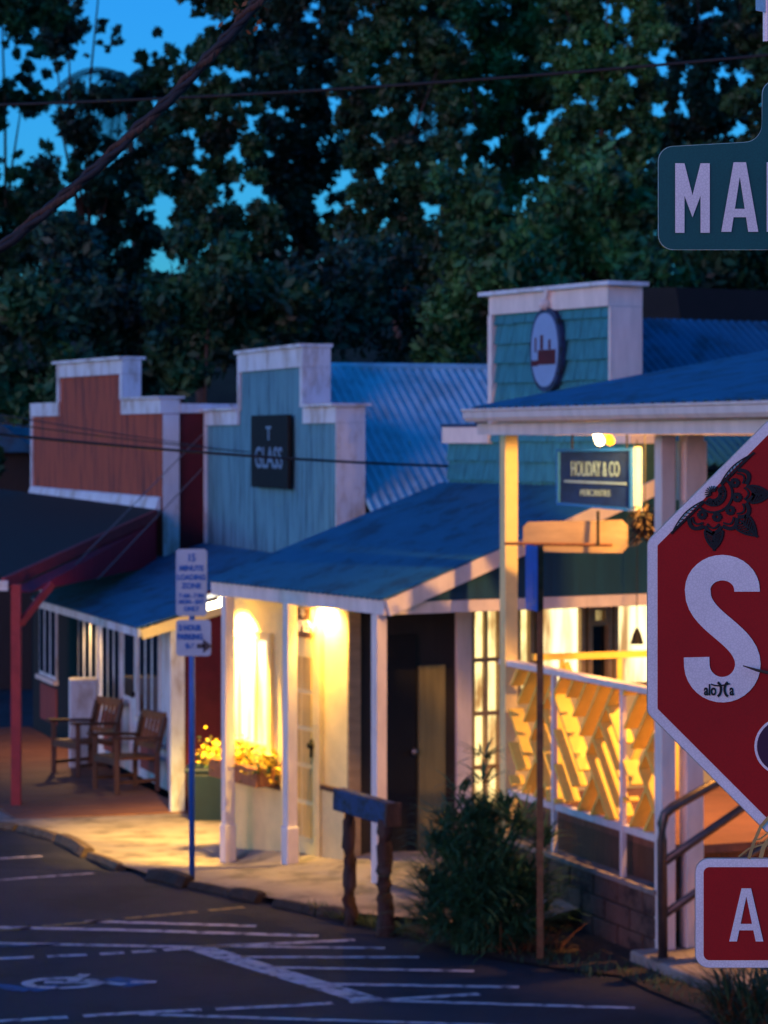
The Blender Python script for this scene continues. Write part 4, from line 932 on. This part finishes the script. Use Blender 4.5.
def stroke(mb, pts, w_, dy=-.0035):                 # flat-ended ribbon
    n = len(pts); ZL[0] += 1; dy = dy-.00012*(ZL[0] % 6); L_, R_ = [], []
    for i, p in enumerate(pts):
        a = pts[max(i-1,0)]; c_ = pts[min(i+1,n-1)]; d = V((c_.x-a.x, 0, c_.z-a.z)).normalized(); x = V((-d.z, 0, d.x))*w_/2
        L_.append(p+x+V((0,dy,0))); R_.append(p-x+V((0,dy,0)))
    th_ = V((0,.0008,0)); vs = L_+R_+[v+th_ for v in L_]+[v+th_ for v in R_]; fs = []
    for i in range(n-1): fs += [(i,i+1,n+i+1,n+i),(2*n+i,3*n+i,3*n+i+1,2*n+i+1),(i,2*n+i,2*n+i+1,i+1),(n+i,n+i+1,3*n+i+1,3*n+i)]
    fs += [(0,n,3*n,2*n),(n-1,3*n-1,4*n-1,2*n-1)]
    mb.add(vs, fs)
def arc(cx_, cy_, rx, ry, a0, a1, n=16): return [(cx_+rx*math.cos(R(a0+(a1-a0)*i/n)), cy_-ry*math.sin(R(a0+(a1-a0)*i/n))) for i in range(n+1)]
def bez(p0, p1, p2, p3, n=14): return [tuple((1-t)**3*p0[i]+3*(1-t)**2*t*p1[i]+3*(1-t)*t*t*p2[i]+t**3*p3[i] for i in (0,1)) for t in [j/n for j in range(1,n)]]
pS = [(746.7,591.5)]+arc(722,590,24.7,22.5,0,178)+bez((697.5,592),(697.5,622),(747.5,634),(747.5,664))+arc(722,664,25.5,25.5,0,-176)+[(696.4,661),(696.3,657)]
mb = MB(); stroke(mb, [SP(*q) for q in pS], 25.5*k); mb.build('letter', M['rwhite'], ss)
mb = MB(); stroke(mb, [SP(782,567),SP(850,567)], 25*k); stroke(mb, [SP(816,581),SP(816,702)], 26*k); mb.build('letter', M['rwhite'], ss)
mb = MB(); stroke(mb, [SP(*q) for q in arc(894,628.5,25,61,0,360,40)], 26*k); mb.build('letter', M['rwhite'], ss)
mb = MB(); stroke(mb, [SP(950,555),SP(950,702)], 26*k); stroke(mb, [SP(*q) for q in [(963,567),(985,567)]+arc(985,592,20,25,90,-90,14)+[(963,617)]], 24*k); mb.build('letter', M['rwhite'], ss)
# word sticker on the S
text('alo', 15.5*k, SP(703.5,690,-.0050), rX, uZ, M['ink'], ss, 'sticker', sx=.66, depth=.0002, align='LEFT', bold=.0006)
text('a', 15.5*k, SP(729,690,-.0050), rX, uZ, M['ink'], ss, 'sticker', sx=.66, depth=.0002, align='LEFT', bold=.0006)
mb = MB(); stroke(mb, [SP(*q) for q in arc(715.5,689,5,7.5,70,-70,8)], 2.4*k, -.0052); stroke(mb, [SP(*q) for q in arc(729,689,5,7.5,110,250,8)], 2.4*k, -.0052)
stroke(mb, [SP(*q) for q in bez((709,683),(716,687),(722,685),(731,683))], 1.4*k, -.0056); mb.build('sticker', M['ink'], ss)
# round sticker
mb = MB().prism([SP(783+29*math.cos(a), 746+29*math.sin(a), -.0042) for a in [2*math.pi*i/40 for i in range(40)]], V((0,.0004,0))); rs_ = mb.build('round_sticker', M['rwhite'], ss)
MB().prism([SP(783+26.5*math.cos(a), 746+26.5*math.sin(a), -.0050) for a in [2*math.pi*i/40 for i in range(40)]], V((0,.0004,0))).build('sticker_face', mat('plum_vinyl', (.05,.01,.04), .5, .1, 20, bump=0), rs_)
mb = MB(); stroke(mb, [SP(768,746),SP(798,746)], 3*k, -.0058); stroke(mb, [SP(783,731),SP(783,761)], 3*k, -.0058); mb.build('sticker_mark', M['rwhite'], rs_)
# half-mandala sticker along the upper left edge
mc = V((712.5, 493.5)); nd = V((.715,.699)); td = V((.715,-.699))   # inward normal and along-edge (pixel axes, y down)
mb = MB()
def mp(r_, a, dy=0):  # a: angle from inward normal, radians
    q = mc+(nd*math.cos(a)+td*math.sin(a))*r_; return SP(q.x, q.y, 0)
def mstroke(pts, wpx): stroke(mb, pts, wpx*1.45*k, -.0045)
for r_, w_ in [(7,2.2),(12,1.6),(19,1.5)]: mstroke([mp(r_, R(a)) for a in range(-88, 89, 8)], w_)
for i in range(13):
    a = R(-84+14*i); mstroke([mp(7,a), mp(12,a)], 1.1)
for i in range(5):                                     # blossoms
    a0 = R(-72+36*i); c_ = mp(24, a0)
    for j in range(6):
        b_ = R(60*j); mstroke([c_+V((math.cos(b_),0,math.sin(b_)))*1.2*k, c_+V((math.cos(b_),0,math.sin(b_)))*4.8*k], 2.6)
for i in range(6):                                     # scallops
    a0 = R(-75+30*i); c_ = V((mc+(nd*math.cos(a0)+td*math.sin(a0))*34))
    out = [mp(34+6*math.sin(math.pi*j/8), a0+R(-14+28*j/8)) for j in range(9)]; mstroke(out, 2.6)
    mstroke([mp(31+4*math.sin(math.pi*j/8), a0+R(-11+22*j/8)) for j in range(9)], 1.2)
for a0, L_ in [(-44,56),(0,60),(44,56)]:               # big leaf points
    a_ = R(a0)
    for sd in (-1,1): mstroke([mp(38+(L_-38)*j/8, a_+sd*R(13)*(1-(j/8)**1.6)) for j in range(9)], 1.5)
    for j in range(1,7):
        rr = 37+(L_-38)*j/8; wv = R(12)*(1-(j/8)**1.6)
        for sd in (-1,1): mstroke([mp(rr+2.5, a_), mp(rr-1, a_+sd*wv)], .9)
    mstroke([mp(38,a_), mp(L_+2,a_)], 1.8)
for sd in (-1,1):                                      # wings along the white border
    for j in range(9):
        b0 = 12+j*4.2; mstroke([mp(b0, sd*R(90)), mp(b0+4, sd*(R(90)+math.atan2(5*math.sin(math.pi*min(1,((b0-8)/46)*.9+.1)), b0+4)))], .6)
    mstroke([mp(12, sd*R(92)), mp(58, sd*R(91))], 1.2)
    mstroke([mp(math.hypot(b_, h_), sd*(R(90)+math.atan2(h_, b_))) for b_, h_ in [(12+46*j/10, 5.5*math.sin(math.pi*min(1,(j/10)*.9+.1))) for j in range(11)]], .9)
for i in range(9):
    a = R(-80+20*i); q = mc-(nd*math.cos(a)+td*math.sin(a)*0)*0; mstroke([mp(2,R(180)+a*.9), mp(8,R(180)+a*.9)], .8)
mb.build('mandala_sticker', M['ink'], ss)
# ALL WAY plaque
pq = thing('all_way_plaque', SP(856,968,.02), 'small red plaque with white letters and rounded border under the stop sign', 'sign')
def rrect(x0,y0,x1,y1,r_,dy,th_,name,m_,parent):
    pts = []
    for cx_, cy_, a0 in ((x1-r_,y0+r_,0),(x0+r_,y0+r_,90),(x0+r_,y1-r_,180),(x1-r_,y1-r_,270)):
        for j in range(8): t_ = R(a0+90*j/7); pts.append(SP(cx_+r_*math.cos(t_), cy_-r_*math.sin(t_), dy))
    return MB().prism(pts, V((0,th_,0))).build(name, m_, parent)
rrect(695,858,1016,968,14,0,.0025,'plate',M['edge'],pq); rrect(695.6,858.8,1015.4,967.4,13.5,-.0008,.0006,'border',M['rwhite'],pq); rrect(703.5,867,1007,960,6,-.0016,.0006,'face',M['rred'],pq)
def quad(mb, pts, dy=-.0035):
    ZL[0] += 1; mb.prism([SP(x, y, dy-.00004*(ZL[0] % 4)) for x, y in pts], V((0,.0009,0)))
def letterA(mb, x, y0, y1, w_, sw, dy=-.0035):
    a, h = w_/2, sw*.62
    quad(mb, [(x-a,y1),(x-a+sw,y1),(x+h*.35,y0),(x-h,y0)]); quad(mb, [(x+a,y1),(x+a-sw,y1),(x-h*.35,y0),(x+h,y0)])
    yb = y1-(y1-y0)*.27; quad(mb, [(x-w_*.27,yb-sw*.42),(x+w_*.27,yb-sw*.42),(x+w_*.29,yb+sw*.42),(x-w_*.29,yb+sw*.42)])
mb = MB(); letterA(mb, 746, 888, 941, 34, 7.6); mb.build('letter', M['rwhite'], pq)
for xl in (778, 808):
    mb = MB(); stroke(mb, [SP(xl,888),SP(xl,941)], 8*k); stroke(mb, [SP(xl+3,937),SP(xl+18,937)], 8*k); mb.build('letter', M['rwhite'], pq)
mb = MB(); stroke(mb, [SP(*q) for q in [(866,888),(876,941)]], 8*k); stroke(mb, [SP(876,941),SP(886,900)], 7*k); stroke(mb, [SP(886,900),SP(896,941)], 7*k); stroke(mb, [SP(896,941),SP(906,888)], 8*k); mb.build('letter', M['rwhite'], pq)
mb = MB(); letterA(mb, 932, 888, 941, 34, 7.6); mb.build('letter', M['rwhite'], pq)
mb = MB(); stroke(mb, [SP(960,888),SP(974,916)], 8*k); stroke(mb, [SP(988,888),SP(974,916)], 8*k); stroke(mb, [SP(974,914),SP(974,941)], 8*k); mb.build('letter', M['rwhite'], pq)
# street name plate
nmx = thing('street_name_sign', SP(856,250,.02), 'dark green street name plate with large white capitals on the sign post', 'sign')
def name_outline(g, dy):
    o = []
    def cor(cx_, cy_, r_, a0, a1):
        for j in range(8): t_ = R(a0+(a1-a0)*j/7); o.append(SP(cx_+r_*math.cos(t_), cy_-r_*math.sin(t_), dy))
    cor(673+g,163+g-2,15,180,90)
    cor(735-g,121-g,22.5,-90,0) if False else None
    for j in range(8): t_ = R(270+90*j/7); o.append(SP(744+18*math.cos(t_)-g*0, 124-18*math.sin(t_)+g, dy))
    cor(776+g,100+g-6,14,180,90); cor(930-g,100+g-6,14,90,0)
    for j in range(8): t_ = R(180+90*j/7); o.append(SP(962+18*math.cos(t_), 124-18*math.sin(t_)+g, dy))
    cor(1040-g,163+g-2,15,90,0); cor(1040-g,235-g,15,0,-90); cor(673+g,235-g,15,-90,-180)
    return o
MB().prism(name_outline(0,0), V((0,.0025,0))).build('plate', M['edge'], nmx); MB().prism(name_outline(.6,-.0008), V((0,.0006,0))).build('face', M['rgreen'], nmx)
sw = 9.2; y0_, y1_ = 163.5, 233
mb = MB()
def letterM(x0, x1): 
    xm = (x0+x1)/2; dx = (xm-x0)
    quad(mb, [(x0,y1_),(x0+sw,y1_),(x0+sw,y0_),(x0,y0_)]); quad(mb, [(x1,y1_),(x1-sw,y1_),(x1-sw,y0_),(x1,y0_)])
    quad(mb, [(x0+sw*.5,y0_),(x0+sw,y0_),(xm,y0_+32),(xm,y0_+54),(x0+sw*.9,y0_+30)]); quad(mb, [(x1-sw*.5,y0_),(x1-sw,y0_),(xm,y0_+32),(xm,y0_+54),(x1-sw*.9,y0_+30)])
letterM(675, 709.5); mb.build('letter', M['rwhite'], nmx)
mb = MB(); letterA(mb, 739.5, y0_-1, y1_-1, 37, 10); mb.build('letter', M['rwhite'], nmx)
mb = MB(); stroke(mb, [SP(771,y1_-1),SP(771,y0_-1)], sw*k); stroke(mb, [SP(776,202),SP(796,y0_)], sw*k); stroke(mb, [SP(781,194),SP(798,y1_)], sw*k); mb.build('letter', M['rwhite'], nmx)
mb = MB(); letterA(mb, 823, y0_-1, y1_-1, 37, 10); mb.build('letter', M['rwhite'], nmx)
mb = MB(); 
for p_, q_ in [((850,164),(859,233)),((859,233),(868,180)),((868,180),(877,233)),((877,233),(886,164))]: stroke(mb, [SP(*p_),SP(*q_)], 8.5*k)
mb.build('letter', M['rwhite'], nmx)
mb = MB(); letterA(mb, 911, y0_-1, y1_-1, 37, 10); mb.build('letter', M['rwhite'], nmx)
mb = MB(); stroke(mb, [SP(*q) for q in arc(955,198,13,30.5,0,360,32)], sw*k); mb.build('letter', M['rwhite'], nmx)
text('AVE', .05, SP(1005,190,-.002), rX, uZ, M['rwhite'], nmx, 'letter', depth=.0006, bold=.001)
# crossing name plate above, turned away
xn = thing('crossing_name_sign', SP(856,20,.0), 'pale end of a second street name plate at the top right corner', 'sign')
a_ = SP(757,0,-.02); MB().hexa([SP(744,24,-.12),SP(858,24,.03),SP(860,24,.035),SP(746,24,-.115),SP(743,-80,-.12),SP(858,-80,.03),SP(860,-80,.035),SP(745,-80,-.115)]).build('plate', M['rwhite'], xn)
MB().tube([SP(757,52,-.1), SP(757,0,-.1)], .006, 8).build('bracket', M['rwhite'], xn)
# dark thorny tip and straw blades by the signs
tw = MB().tube([SP(741,664.5,-.02), SP(755,669,-.02), SP(790,677,-.022), SP(860,690,-.01)], .0008, 8, .0045).build('twig', M['bark'], smooth=True); tw['label'] = 'dark pointed twig lying across the letter on the stop sign'; tw['category'] = 'twig'
gs = thing('straw_blades', SP(758,862,.06), 'yellow straw blades curling between the stop sign and the small red plaque', 'grass blade')
mb = MB()
for pts, w_ in [([(748,858),(753,842),(760,826),(772,812)],3.2),([(760,857),(763,846),(772,834),(790,826)],4.2),([(738,856),(748,848),(768,842)],1.6),([(752,840),(760,838),(775,826)],1.5)]:
    q = [SP(x,y,-.006) for x,y in pts]; ff2 = [q[0].lerp(q[1],i/4) for i in range(4)]+[q[1].lerp(q[2],i/4) for i in range(4)]+([q[2].lerp(q[3],i/4) for i in range(5)] if len(q) > 3 else [q[2]]); stroke(mb, ff2, w_*k, -.001)
mb.build('blades', M['straw'], gs)
S.render.engine = 'CYCLES'
